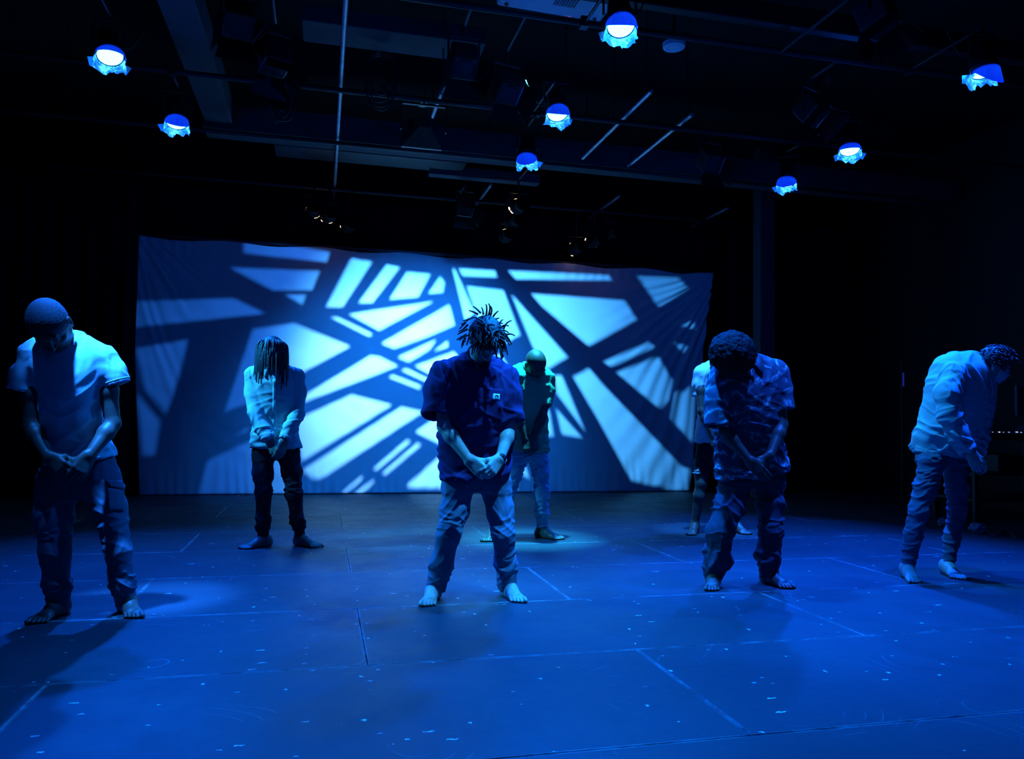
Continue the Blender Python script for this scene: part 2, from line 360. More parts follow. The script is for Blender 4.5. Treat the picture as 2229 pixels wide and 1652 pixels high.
# ------------------------------------------------------------------ gobo projector: a cut steel plate in front of its lamp
HOLES = [
 [(529,528),(585,530),(610,530),(718,549),(711,571),(645,564),(589,558),(529,551)],
 [(497,582),(696,590),(679,632),(593,633)], [(617,641),(666,641),(658,664)],
 [(287,656),(510,649),(580,683),(289,713)],
 [(765,562),(810,570),(745,669),(709,669)], [(842,576),(870,582),(810,660),(780,660)],
 [(886,592),(937,597),(910,647),(848,652)], [(958,602),(968,616),(964,637),(932,640)],
 [(758,684),(930,658),(947,655),(825,720)], [(717,690),(735,690),(812,728),(803,733)],
 [(829,748),(978,663),(990,708),(930,734),(858,760)],
 [(864,778),(951,738),(935,762),(890,789)], [(940,768),(975,741),(975,756)],
 [(902,797),(988,765),(998,778),(935,815)],
 [(806,774),(825,776),(868,797),(660,877),(668,857)],
 [(871,806),(885,802),(933,825),(928,832)], [(844,821),(855,816),(917,840),(912,848)],
 [(765,859),(855,881),(657,1005),(640,915)],
 [(874,885),(923,896),(700,1043),(683,1045),(655,1025)],
 [(902,941),(956,903),(1000,890),(985,975),(962,970)],
 [(885,957),(897,960),(822,1024),(808,1024)], [(908,964),(919,968),(840,1035),(829,1032)],
 [(784,1037),(793,1041),(750,1077),(739,1077)], [(810,1045),(818,1048),(784,1078),(765,1078)],
 [(885,1057),(956,993),(1040,1042),(1128,1053),(1128,1064),(890,1064)],
 [(1137,994),(1154,1045),(1122,1024),(1116,1000)],
 [(550,716),(640,703),(763,754),(668,806),(540,878),(488,898)],
 [(293,758),(409,739),(394,806),(362,905),(315,850)], [(293,850),(350,915),(338,994),(308,994)],
 [(450,1003),(548,957),(640,925),(652,1035),(640,1078),(430,1078)], [(503,951),(540,930),(540,941)],
 [(999,585),(1078,589),(1082,604),(1008,601)], [(1106,589),(1327,599),(1334,611),(1123,608)],
 [(985,585),(990,586),(1033,680),(1014,702)], [(1016,623),(1096,632),(1133,730),(1085,756),(1044,700)],
 [(1113,640),(1237,778),(1194,804),(1178,790),(1158,751)],
 [(1156,639),(1361,654),(1387,696),(1282,754),(1178,665)],
 [(1387,601),(1477,604),(1499,627),(1434,670)], [(1313,787),(1413,744),(1427,756),(1330,799)],
 [(1341,810),(1434,775),(1463,827),(1456,870),(1436,890)], [(1470,858),(1512,838),(1508,965),(1461,913)],
 [(1247,820),(1282,801),(1316,841),(1482,1013),(1508,1027),(1505,1075),(1375,1048),(1303,916)],
 [(1206,816),(1223,816),(1275,941),(1210,854)], [(1210,889),(1268,954),(1223,947)],
 [(1185,889),(1196,892),(1206,951),(1189,951)],
 [(1010,800),(1090,770),(1108,800),(1030,850)], [(1010,890),(1085,852),(1100,900),(1015,950)],
 [(1468,747),(1499,754),(1485,768)], [(1479,709),(1513,699),(1513,716)],
]
def gobo():
    L, D = GOBO_L, GOBO_D
    pos = (L[0], L[1], L[2])
    root = empty('gobo_projector', pos)
    tag(root, 'black pattern projector hanging high behind the centre lamps, aimed at the cloth', 'stage light')
    cu = bpy.data.curves.new('gobo', 'CURVE'); cu.dimensions = '2D'; cu.fill_mode = 'BOTH'; cu.extrude = .0004
    def spl(pts):
        s = cu.splines.new('POLY'); s.points.add(len(pts)-1); s.use_cyclic_u = True
        for q, p in zip(s.points, pts): q.co = (p[0], p[1], 0, 1)
    k = D/(CLOTH_Y-L[1])
    x0, x1, z0, z1 = -.19, .19, -.17, .035
    spl([(x0, z0), (x1, z0), (x1, z1), (x0, z1)])
    for h in HOLES:
        spl([((P[0]-L[0])*k, (P[2]-L[2])*k) for P in (at(px, py, CLOTH_Y) for px, py in h)])
    tmp = bpy.data.objects.new('tmp', cu); COL.objects.link(tmp)
    dg = bpy.context.evaluated_depsgraph_get(); me = bpy.data.meshes.new_from_object(tmp.evaluated_get(dg)); bpy.data.objects.remove(tmp); me.name = 'gobo_plate'
    for v in me.vertices: v.co = Vector((v.co.x, D+v.co.z, v.co.y))
    me.materials.clear()
    link('gobo_plate', me, M_METAL, root)
    def house(bm):   # funnel from lamp to plate, closed at the back
        b = .05
        A = [bm.verts.new(v) for v in ((-b, -.12, -b), (b, -.12, -b), (b, -.12, b), (-b, -.12, b))]
        B = [bm.verts.new(v) for v in ((x0, D-.02, z0), (x1, D-.02, z0), (x1, D-.02, z1+.03), (x0, D-.02, z1+.03))]
        Cc = [bm.verts.new(v) for v in ((x0, D+.012, z0), (x1, D+.012, z0), (x1, D+.012, z1+.03), (x0, D+.012, z1+.03))]
        bm.faces.new(A)
        for P, Q in ((A, B), (B, Cc)):
            for i in range(4): bm.faces.new((P[i], P[(i+1) % 4], Q[(i+1) % 4], Q[i]))
        bmesh.ops.recalc_face_normals(bm, faces=bm.faces)
        bmesh.ops.solidify(bm, geom=list(bm.faces), thickness=.004)
    simple('housing', house, M_METAL, root)
    simple('top_strip', lambda bm: b_box(bm, (x0, D-.002, z1-.002), (x1, D+.002, z1+.034)), M_METAL, root)
    def yk(bm):
        b_box(bm, (-.215, -.03, -.05), (-.2, .0, .2)); b_box(bm, (.2, -.03, -.05), (.215, .0, .2)); b_box(bm, (-.215, -.03, .19), (.215, .0, .205))
        b_cyl(bm, (0, -.015, .2), (0, -.015, .24), .012); b_box(bm, (-.03, -.04, .235), (.03, .14, .262))
    simple('yoke', yk, M_METAL, root)
gobo()
# ------------------------------------------------------------------ par lamps with snoot and crumpled gel sheet
def emis(name, col, s):
    m = mat(name, (.02, .02, .02), .6, emit=col, estr=s); return m
M_LENS = emis('led_lens', (.07, .5, 1.0), 13)
def arm(bm, c):
    yy = min((5.3, 7.02, 8.42, 10.2), key=lambda v: abs(v-c.y))
    if abs(yy-c.y) > .02: b_cyl(bm, (c.x, c.y, 3.95), (c.x, yy, 3.95), .012, n=8)
    return yy
M_GLOW = mat('hood_blue_glow', (.08, .22, .75), .5)  # blue lamp glow put into the base colour of the hood
def gel_mat():
    m = bpy.data.materials.new('diffusion_gel'); m.use_nodes = True; nt = m.node_tree; nt.nodes.remove(nt.nodes['Principled BSDF'])
    out = nt.nodes['Material Output']; tr = nt.nodes.new('ShaderNodeBsdfTranslucent'); di = nt.nodes.new('ShaderNodeBsdfDiffuse'); gl = nt.nodes.new('ShaderNodeBsdfGlossy')
    tr.inputs[0].default_value = (.7, .9, .95, 1); di.inputs[0].default_value = (.7, .9, .95, 1); gl.inputs['Roughness'].default_value = .25
    a = nt.nodes.new('ShaderNodeMixShader'); b = nt.nodes.new('ShaderNodeMixShader'); b.inputs[0].default_value = .2
    nt.links.new(tr.outputs[0], a.inputs[1]); nt.links.new(di.outputs[0], a.inputs[2]); nt.links.new(a.outputs[0], b.inputs[1]); nt.links.new(gl.outputs[0], b.inputs[2]); nt.links.new(b.outputs[0], out.inputs[0])
    return m
M_GEL = gel_mat()
for i, q in enumerate(PARS):
    rg = random.Random(11+i)
    p = Vector(q['pos']); d = q['dir']
    # lens frame: local z points along the beam
    Rm = d.to_track_quat('Z', 'X').to_matrix().to_4x4()
    root = empty('par_lamp', p); root.rotation_euler = Rm.to_euler()
    tag(root, 'blue stage lamp '+q['w'], 'stage light', 'blue lamps hung from the ceiling grid')
    I = Matrix()
    simple('housing', lambda bm: b_lathe(bm, [(0, -.26), (.05, -.26), (.07, -.24), (.085, -.1), (.095, -.06), (.095, -.012), (.088, -.012)], I), M_METAL, root, True)
    simple('lens', lambda bm: b_lathe(bm, [(0, -.004), (.05, -.006), (.086, -.014)], I), M_LENS, root, True)
    edge_on = i in (0, 7)
    def snoot(bm):
        # half hood above the lens, standing in for the blue glow there
        n = 22; prev = None; Ln = .14 if not edge_on else .06
        for k in range(n+1):
            t = math.pi*(.0+1.0*k/n)*1.15-math.pi*.075
            r = .098
            # world up in local coordinates
            up = Rm.to_3x3().inverted() @ Vector((0, 0, 1)); up.z = 0; up.normalize(); sd = Vector((up.y, -up.x, 0))
            c = up*math.sin(t)+sd*math.cos(t)
            ln = Ln*max(0.12, math.sin(t))
            a = bm.verts.new((c.x*r, c.y*r, -.02)); b = bm.verts.new((c.x*r*1.06, c.y*r*1.06, ln)); 
            if prev: bm.faces.new((prev[0], a, b, prev[1]))
            prev = (a, b)
        bmesh.ops.solidify(bm, geom=list(bm.faces), thickness=.002)
    simple('hood', snoot, M_GLOW, root, True)
    def gel(bm):
        # crumpled sheet skirt: ring around the lens rim, uneven length, creased
        n = 30; rows_ = 5; G_ = []
        up = Rm.to_3x3().inverted() @ Vector((0, 0, 1)); up.z = 0; up.normalize(); sd = Vector((up.y, -up.x, 0))
        ph = [rg.uniform(0, 6) for _ in range(3)]; lens_ = [max(.02, .055+.022*math.sin(k*.42+ph[0])+.014*math.sin(k*.9+ph[1])+.007*rg.uniform(-1, 1)) for k in range(n)]
        for j in range(rows_):
            ring = []
            for k in range(n):
                t = math.pi+math.pi*(.0+1.0*k/(n-1)); c = up*math.sin(t)+sd*math.cos(t)
                u = j/(rows_-1); r = .092+u*.012+rg.uniform(-.008, .008)*(u > 0)
                sq = 1/max(abs(math.cos(t)), abs(math.sin(t))); r *= 1+(min(sq, 1.4)-1)*u*1.1
                ring.append(bm.verts.new((c.x*r, c.y*r, -.012+u*lens_[k]+rg.uniform(-.004, .004))))
            G_.append(ring)
        for A, B in zip(G_, G_[1:]):
            for k in range(n-1): bm.faces.new((A[k], A[k+1], B[k+1], B[k]))
        # two bent corner flaps
        for sx in (-1, 1):
            if rg.random() < .25: continue
            e = sd*sx; b0 = e*.09-up*.03
            v = [bm.verts.new(b0+Vector((0, 0, .0))), bm.verts.new(b0+e*(.045+.03*rg.random())-up*.01+Vector((0, 0, .012))), bm.verts.new(b0+e*.03-up*(.04+.03*rg.random())+Vector((0, 0, .04))), bm.verts.new(b0-up*.045+Vector((0, 0, .02)))]
            bm.faces.new(v[:3]); bm.faces.new((v[0], v[2], v[3]))
    simple('gel_sheet', gel, M_GEL, root)
    # yoke and clamp: vertical up to the pipe
    yb = bmesh.new(); inv = root.matrix_basis.inverted() if False else (Matrix.Translation(p) @ Rm).inverted()
    c = p-d*.12; side = d.cross(Vector((0, 0, 1))); side.normalize()
    for s in (-1, 1): b_cyl(yb, c+side*.105*s, c+side*.105*s+Vector((0, 0, .19)), .008, n=8)
    b_cyl(yb, c+side*.113+Vector((0, 0, .19)), c-side*.113+Vector((0, 0, .19)), .008, n=8)
    b_cyl(yb, c+Vector((0, 0, .19)), c+Vector((0, 0, 3.95-c.z)), .014, n=8); yy = arm(yb, c)
    for v in yb.verts: v.co = inv @ v.co
    link('yoke', bm_mesh(yb, 'yoke'), M_METAL, root)
    cb = bmesh.new(); b_box(cb, (-.03, -.035, -.04), (.03, .035, .035), Matrix.Translation((c.x, yy, 3.962)))
    for v in cb.verts: v.co = inv @ v.co
    link('clamp', bm_mesh(cb, 'clamp'), M_METAL, root)
    # power cable looped to the pipe
    e0 = p-d*.26; pts = [tuple(inv @ (e0.lerp(Vector((e0.x+.25*((-1)**i), e0.y+.05, 3.96)), t)+Vector((0, 0, -.16*math.sin(math.pi*t))))) for t in np.linspace(0, 1, 12)]
    link('cable', tubes_mesh('cable', [pts], [(.005, .005)]), M_METAL, root)

# ------------------------------------------------------------------ dark profile lamps at the back, leaking warm light through their vents
M_WARM = emis('warm_leak', (1.0, .66, .32), 9)
M_MATT = mat('matt_black', (.008, .008, .009), .9, spec=.1)
def profile_lamp(px, z, aim, slots, label):
    p = Vector(on_z(px[0], px[1], z)); d = (Vector(aim)-p).normalized(); Rm = d.to_track_quat('Z', 'X').to_matrix().to_4x4()
    root = empty('profile_lamp', p); root.rotation_euler = Rm.to_euler()
    tag(root, label, 'stage light', 'unlit looking profile lamps near the cloth'); I = Matrix()
    simple('housing', lambda bm: b_lathe(bm, [(0, -.2), (.06, -.2), (.085, -.17), (.095, -.05), (.08, 0), (.055, .04), (.055, .22)], I), M_MATT, root, True)
    simple('lens_tube', lambda bm: b_lathe(bm, [(.06, .12), (.07, .13), (.078, .34), (.072, .34), (.068, .2), (0, .2)], I), M_MATT, root, True)
    # small glowing slits of uneven length around the cap
    for a, w, zz, ln in slots:
        def sl(bm):
            for k in range(4):
                t0 = a+w*k/4; t1 = a+w*(k+1)/4
                v = [bm.verts.new((math.cos(t)*.097, math.sin(t)*.097, z_)) for t, z_ in ((t0, zz), (t1, zz), (t1, zz+ln), (t0, zz+ln))]
                bm.faces.new(v)
        simple('vent_glow', sl, M_WARM, root)
    yb = bmesh.new(); inv = (Matrix.Translation(p) @ Rm).inverted(); side = d.cross(Vector((0, 0, 1))).normalized()
    for s in (-1, 1): b_box(yb, (-.004, -.015, -.02), (.004, .015, .16), Matrix.Translation(p+side*.11*s) )
    b_cyl(yb, p+side*.114+Vector((0, 0, .16)), p-side*.114+Vector((0, 0, .16)), .009, n=8)
    b_cyl(yb, p+Vector((0, 0, .16)), (p.x, p.y, 3.95), .013, n=8); arm(yb, p)
    for v in yb.verts: v.co = inv @ v.co
    link('yoke', bm_mesh(yb, 'yoke'), M_METAL, root)
S = lambda *a: a
A2 = [k*math.pi/6 for k in range(12)]
def ring_slots(seed, n):
    r = random.Random(seed); return [(r.choice(A2)+r.random()*.2, .2+.3*r.random(), r.uniform(-.16, -.06), .016+.018*r.random()) for _ in range(max(2, n//2))]
for px, z, aim, sd, n, lb in (
    ((684, 455), 3.62, (0, 6, 3.1), 1, 8, 'dark profile lamp with a warm glint, leftmost in the row before the cloth'),
    ((716, 468), 3.56, (.4, 6, 3.1), 2, 7, 'dark profile lamp with a slanting warm glint, second from the left'),
    ((758, 490), 3.56, (.8, 6, 3.0), 3, 5, 'dark profile lamp with one thin white glint, third from the left'),
    ((1128, 449), 3.62, (2.2, 6, 3.1), 4, 9, 'dark profile lamp with a ring of warm glints, upper one of the middle cluster'),
    ((1117, 482), 3.60, (2.4, 6, 3.1), 5, 5, 'dark profile lamp with a short glint, middle one of the middle cluster'),
    ((1103, 513), 3.5, (2.0, 6, 3.0), 6, 6, 'dark profile lamp with two small glints, lowest of the middle cluster'),
    ((1254, 540), 3.45, (3.2, 6, 3.0), 7, 5, 'dark profile lamp with one white glint, lowest of the right hand three'),
    ((1294, 524), 3.52, (3.6, 6, 3.1), 8, 7, 'dark profile lamp with a long white glint, middle of the right hand three'),
    ((1323, 508), 3.58, (4.0, 6, 3.1), 9, 5, 'dark profile lamp with a warm orange glint, uppermost of the right hand three')):
    profile_lamp(px, z, aim, ring_slots(sd, n), lb)

# dark unlit lamps hanging among the pipes
def dark_lamp(px, z, aim, label):
    p = Vector(on_z(px[0], px[1], z)); d = (Vector(aim)-p).normalized(); Rm = d.to_track_quat('Z', 'X').to_matrix().to_4x4(); I = Matrix()
    root = empty('fresnel_lamp', p); root.rotation_euler = Rm.to_euler(); tag(root, label, 'stage light', 'unlit lamps in the grid')
    simple('housing', lambda bm: (b_box(bm, (-.1, -.1, -.2), (.1, .1, 0), bev=.02)), M_METAL, root)
    simple('lens', lambda bm: b_lathe(bm, [(0, .016), (.05, .012), (.078, .002)], I), mat('glass_lens', (.03, .03, .04), .5, spec=.2), root, True)
    def doors(bm):
        for a in range(4):
            R4 = Matrix.Rotation(a*math.pi/2, 4, 'Z')
            v = [bm.verts.new(R4 @ Vector(c)) for c in ((-.1, .1, 0), (.1, .1, 0), (.14, .17, .13), (-.14, .17, .13))]; bm.faces.new(v)
        bmesh.ops.solidify(bm, geom=list(bm.faces), thickness=.002)
    simple('barn_doors', doors, M_METAL, root)
    yb = bmesh.new(); inv = (Matrix.Translation(p) @ Rm).inverted(); side = d.cross(Vector((0, 0, 1))).normalized(); c = p-d*.1
    for s in (-1, 1): b_cyl(yb, c+side*.115*s, c+side*.115*s+Vector((0, 0, .18)), .008, n=8)
    b_cyl(yb, c+side*.12+Vector((0, 0, .18)), c-side*.12+Vector((0, 0, .18)), .008, n=8); b_cyl(yb, c+Vector((0, 0, .18)), (c.x, c.y, 3.95), .013, n=8); arm(yb, c)
    for v in yb.verts: v.co = inv @ v.co
    link('yoke', bm_mesh(yb, 'yoke'), M_METAL, root)
for px, z, aim, lb in (((1012, 150), 3.6, (1, 3, 0), 'unlit black lamp in front of the duct, left of the centre lamps'), ((1110, 205), 3.58, (2, 3, 0), 'unlit black lamp with faint blue rim, above the centre lamps'),
    ((600, 150), 3.6, (0, 5, 0), 'unlit black lamp between the grey left beam and the leftmost pipe'), ((1555, 360), 3.6, (4, 3, 0), 'unlit black lamp left of the lamp over the column'),
    ((1780, 255), 3.6, (5, 3, 0), 'unlit black lamp up left of the edge-on lamp'), ((1920, 60), 3.6, (4, 3, 0), 'unlit black lamp at the top right of the grid'), ((520, 60), 3.66, (0, 3, 0), 'unlit black lamp under the grey left beam'),
    ((1015, 460), 3.6, (2, 7, 0), 'unlit black lamp in the cluster left of the middle glints')):
    dark_lamp(px, z, aim, lb)

# ------------------------------------------------------------------ white video projector hung at the top edge
zp = 4.12
a, b, c_ = on_z(1078, 14, zp), on_z(1306, 52, zp), on_z(1342, 0, zp)
pr = empty('video_projector', (1.72, 5.0, zp)); tag(pr, 'white video projector hung under the ceiling at the top edge', 'projector')
ax = (b-a); wdt = float(np.linalg.norm(ax)); ang = math.atan2(ax[1], ax[0]); mid = (a+b)/2
pr.location = mid; pr.rotation_euler = (0, 0, ang)
simple('body', lambda bm: b_box(bm, (-wdt/2, -.5, 0), (wdt/2, 0, .15), bev=.03), M_WHITEPL, pr)
simple('lens', lambda bm: b_cyl(bm, (.12, -.001, .07), (.12, .05, .07), .05, n=20), M_METAL, pr)
simple('indicator', lambda bm: b_cyl(bm, (.16, -.018, -.003), (.16, -.018, .0), .006, n=10), emis('red_led', (1, .2, .25), 3), pr)
simple('vent', lambda bm: [b_box(bm, (-.02+.022*k, -.3, -.004), (-.008+.022*k, -.16, .001)) for k in range(8)], M_METAL, pr)
simple('foot', lambda bm: [b_cyl(bm, (x, y_, -.014), (x, y_, .01), .014, n=12) for x in (-wdt/2+.07, wdt/2-.07) for y_ in (-.06, -.42)], M_METAL, pr)
simple('bracket', lambda bm: (b_cyl(bm, (0, -.2, .15), (0, -.2, .79), .02, n=12), b_box(bm, (-.12, -.3, .15), (.12, -.1, .17))), M_METAL, pr)
# round white smoke detector
zd = 4.0; c0 = on_z(1467, 100, zd)
sd_ = empty('smoke_detector', c0); tag(sd_, 'round white ceiling disc to the right of the nearest lamp', 'smoke detector')
simple('disc', lambda bm: b_lathe(bm, [(0, -.02), (.045, -.02), (.05, -.012), (.055, -.02), (.085, -.014), (.09, .02), (0, .02)], Matrix()), M_WHITEPL, sd_, False)
simple('stem', lambda bm: b_cyl(bm, (0, 0, .02), (0, 0, .9), .012, n=10), M_METAL, sd_)
# cable coil hung over the duct, and clutter of cables on pipes
def coil(cn, r, label, n=6, seed=1):
    rg = random.Random(seed); paths = []
    for k in range(n):
        dx, dr = rg.uniform(-.05, .05), rg.uniform(-.05, .05)
        paths.append([(cn[0]+dx+(r+dr)*.55*math.cos(t), cn[1]+rg.uniform(-.01, .01)+.02*k, cn[2]-(r+dr)+(r+dr)*math.sin(t)) for t in np.linspace(math.pi/2, math.pi/2+2*math.pi, 28)])
    o = link('cable_coil', tubes_mesh('cable_coil', paths, [(.007, .007)]*n), M_METAL); tag(o, label, 'cable', 'coils of cable in the grid'); return o
coil(at(838, 118, 6.95)+np.array([0, 0, .02]), .22, 'coil of black cable hanging over the duct left of the centre lamps')
coil(at(1800, 160, 7.02), .2, 'coil of black cable hanging at the upper right of the grid', seed=3)
coil(at(610, 160, 7.02), .17, 'coil of black cable hanging beside the grey left beam', seed=5)
# ------------------------------------------------------------------ figure modelling: distance fields polygonised to one surface
CAP = .07
f32 = np.float32
_pr = np.random.RandomState(7); _perm = _pr.permutation(256); _perm = np.concatenate([_perm, _perm, _perm])
_g = _pr.normal(size=(256, 3)); _g /= np.linalg.norm(_g, axis=1)[:, None]
def noise(P):
    P = np.asarray(P, float); i = np.floor(P).astype(int); f = P-i; i &= 255; u = f*f*f*(f*(f*6-15)+10); out = 0
    for dx in (0, 1):
        for dy in (0, 1):
            for dz in (0, 1):
                h = _perm[_perm[_perm[i[:, 0]+dx]+i[:, 1]+dy]+i[:, 2]+dz]
                g = _g[h]; w = (u[:, 0] if dx else 1-u[:, 0])*(u[:, 1] if dy else 1-u[:, 1])*(u[:, 2] if dz else 1-u[:, 2])
                out = out+w*(g[:, 0]*(f[:, 0]-dx)+g[:, 1]*(f[:, 1]-dy)+g[:, 2]*(f[:, 2]-dz))
    return out
def sm(a, b, x):
    t = np.clip((x-a)/(b-a), 0, 1); return t*t*(3-2*t)
class Field:
    def __init__(s, lo, hi, h):
        s.lo = np.array(lo, float); s.h = h; s.n = np.ceil((np.array(hi)-s.lo)/h).astype(int)+1
        s.ax = [(s.lo[k]+h*np.arange(s.n[k])).astype(f32) for k in range(3)]
        s.F = np.full(s.n, CAP, f32)
    def like(s):
        q = Field.__new__(Field); q.lo, q.h, q.n, q.ax = s.lo, s.h, s.n, s.ax; q.F = np.full(s.n, CAP, f32); return q
    def _sl(s, lo, hi):
        a = np.clip(np.floor((np.array(lo)-s.lo)/s.h).astype(int), 0, s.n); b = np.clip(np.ceil((np.array(hi)-s.lo)/s.h).astype(int)+1, 0, s.n)
        return tuple(slice(x, y) for x, y in zip(a, b))
    def _put(s, sl, d, k):
        d = np.minimum(d, CAP).astype(f32); A = s.F[sl]
        if k <= 0: s.F[sl] = np.minimum(A, d); return
        h = np.clip(.5+.5*(A-d)/k, 0, 1); s.F[sl] = A*(1-h)+d*h-k*h*(1-h)
    def _grid(s, sl):
        return s.ax[0][sl[0]][:, None, None], s.ax[1][sl[1]][None, :, None], s.ax[2][sl[2]][None, None, :]
    def cone(s, a, b, ra, rb, k=.02, flat=None, fs=1.0, cut=False):
        a = np.array(a, float); b = np.array(b, float); m = max(ra, rb)+CAP
        sl = s._sl(np.minimum(a, b)-m, np.maximum(a, b)+m); X, Y, Z = s._grid(sl)
        if 0 in s.F[sl].shape: return
        ba = b-a; L2 = max(float(ba @ ba), 1e-9)
        px, py, pz = X-f32(a[0]), Y-f32(a[1]), Z-f32(a[2])
        t = np.clip((px*f32(ba[0])+py*f32(ba[1])+pz*f32(ba[2]))/f32(L2), 0, 1)
        vx, vy, vz = px-t*f32(ba[0]), py-t*f32(ba[1]), pz-t*f32(ba[2])
        d2 = vx*vx+vy*vy+vz*vz
        if flat is not None:
            n = np.array(flat, float); n /= np.linalg.norm(n); dn = vx*f32(n[0])+vy*f32(n[1])+vz*f32(n[2]); d2 = d2+(fs*fs-1)*dn*dn
        d = np.sqrt(d2)-(ra+(rb-ra)*t)
        if cut: s.F[sl] = np.maximum(s.F[sl], -d.astype(f32)); return
        s._put(sl, d, k)
    def chain(s, pts, k=.02, **kw):
        for (a, ra), (b, rb) in zip(pts, pts[1:]): s.cone(a, b, ra, rb, k, **kw)
    def ell(s, c, R, rad, k=.02, cut=False):
        c = np.array(c, float); m = max(rad)+CAP; sl = s._sl(c-m, c+m); X, Y, Z = s._grid(sl)
        if 0 in s.F[sl].shape: return
        px, py, pz = X-f32(c[0]), Y-f32(c[1]), Z-f32(c[2]); k0 = 0; k1 = 0
        for i in range(3):
            q = px*f32(R[i][0])+py*f32(R[i][1])+pz*f32(R[i][2]); k0 = k0+(q/f32(rad[i]))**2; k1 = k1+(q/f32(rad[i]**2))**2
        k0 = np.sqrt(k0); k1 = np.sqrt(k1)+1e-6; d = k0*(k0-1)/k1
        if cut:
            e = max(k, 1e-4); A = s.F[sl]; D = -d; h = np.clip(.5-.5*(A-D)/e, 0, 1); s.F[sl] = A*(1-h)+D*h+e*h*(1-h); return
        s._put(sl, d, k)
    def stack(s, rows, k=.03, p=2.2):
        """rows: (z, cx, cy, rx, ry) horizontal ellipses"""
        r = np.array(sorted(rows)); z = s.ax[2]
        zz = np.linspace(r[0, 0], r[-1, 0], 80)
        cols = []
        for c in range(1, 5):
            # monotone-ish smooth interpolation
            m = np.gradient(r[:, c], r[:, 0]); i = np.clip(np.searchsorted(r[:, 0], zz)-1, 0, len(r)-2); h = r[i+1, 0]-r[i, 0]; t = (zz-r[i, 0])/h
            v = (2*t**3-3*t**2+1)*r[i, c]+(t**3-2*t**2+t)*h*m[i]+(-2*t**3+3*t**2)*r[i+1, c]+(t**3-t**2)*h*m[i+1]
            cols.append(np.interp(z, zz, v).astype(f32)[None, None, :])
        cx, cy, rx, ry = cols; X, Y, Z = s.ax[0][:, None, None], s.ax[1][None, :, None], z[None, None, :]
        rx = np.maximum(rx, .004); ry = np.maximum(ry, .004)
        q = (np.abs((X-cx)/rx)**p+np.abs((Y-cy)/ry)**p)**(1/p)
        d = (q-1)*np.minimum(rx, ry)
        d = np.maximum(d, np.maximum(Z-f32(r[-1, 0]), f32(r[0, 0])-Z))
        s._put((slice(None),)*3, d, k)
    def plane(s, o, n, hollow=.05, wall=.011):
        """cut away everything on the +n side; leave an open hem with a hollow behind it"""
        n = np.array(n, float); n /= np.linalg.norm(n); X, Y, Z = s._grid((slice(None),)*3)
        D = (X-f32(o[0]))*f32(n[0])+(Y-f32(o[1]))*f32(n[1])+(Z-f32(o[2]))*f32(n[2])
        inner = s.F+f32(wall)
        s.F = np.maximum(s.F, D)
        if hollow: s.F = np.maximum(s.F, -np.maximum(inner, -(D+f32(hollow))))
    def merge(s, o, k=.02): s._put((slice(None),)*3, o.F, k)
    def mesh(s, name, disp=None, origin=(0, 0, 0), relax=1):
        F = s.F; I = F < 0
        I[0] = I[-1] = False; I[:, 0] = I[:, -1] = False; I[:, :, 0] = I[:, :, -1] = False
        c = [I[a:I.shape[0]-1+a, b:I.shape[1]-1+b, d:I.shape[2]-1+d] for a in (0, 1) for b in (0, 1) for d in (0, 1)]
        al = c[0].copy(); an = c[0].copy()
        for q in c[1:]: al &= q; an |= q
        act = np.argwhere(an & ~al); nv = len(act)
        idx = np.full(an.shape, -1, np.int32); idx[act[:, 0], act[:, 1], act[:, 2]] = np.arange(nv)
        vals = {}; 
        for a in (0, 1):
            for b in (0, 1):
                for d in (0, 1): vals[(a, b, d)] = F[act[:, 0]+a, act[:, 1]+b, act[:, 2]+d].astype(float)
        acc = np.zeros((nv, 3)); cnt = np.zeros(nv); cs = list(vals)
        for p0 in cs:
            for ax_ in range(3):
                if p0[ax_]: continue
                p1 = list(p0); p1[ax_] = 1; p1 = tuple(p1); v0, v1 = vals[p0], vals[p1]; m = (v0 < 0) != (v1 < 0)
                t = np.where(m, v0/np.where(m, v0-v1, 1), 0); q = np.zeros((nv, 3)); q += p0; q[:, ax_] += t; acc[m] += q[m]; cnt[m] += 1
        V = s.lo+(act+acc/np.maximum(cnt, 1)[:, None])*s.h
        Q = []
        for ax_ in range(3):
            sl0 = [slice(None)]*3; sl1 = [slice(None)]*3; sl0[ax_] = slice(0, -1); sl1[ax_] = slice(1, None)
            A, B = I[tuple(sl0)], I[tuple(sl1)]; e = np.argwhere(A != B)
            o1, o2 = (ax_+1) % 3, (ax_+2) % 3
            def cell(d1, d2):
                q = e.copy(); q[:, o1] -= d1; q[:, o2] -= d2; return idx[q[:, 0], q[:, 1], q[:, 2]]
            quad = np.stack([cell(1, 1), cell(0, 1), cell(0, 0), cell(1, 0)], 1)
            fl_ = ~A[e[:, 0], e[:, 1], e[:, 2]]; quad[fl_] = quad[fl_][:, ::-1]; Q.append(quad)
        Q = np.concatenate(Q)
        for _ in range(relax):
            sacc = np.zeros_like(V); sc = np.zeros(nv)
            for i in range(4):
                j = (i+1) % 4
                for k in range(3): sacc[:, k] += np.bincount(Q[:, i], V[Q[:, j], k], nv)+np.bincount(Q[:, j], V[Q[:, i], k], nv)
                sc += np.bincount(Q[:, i], minlength=nv)+np.bincount(Q[:, j], minlength=nv)
            V = V*.5+.5*sacc/np.maximum(sc, 1)[:, None]
        if disp is not None:
            n = np.cross(V[Q[:, 2]]-V[Q[:, 0]], V[Q[:, 3]]-V[Q[:, 1]]); N = np.zeros_like(V)
            for i in range(4):
                for k in range(3): N[:, k] += np.bincount(Q[:, i], n[:, k], nv)
            N /= np.linalg.norm(N, axis=1)[:, None]+1e-12
            V = V+N*disp(V, N)[:, None]
        V = V-np.array(origin)
        me = bpy.data.meshes.new(name); nq = len(Q)
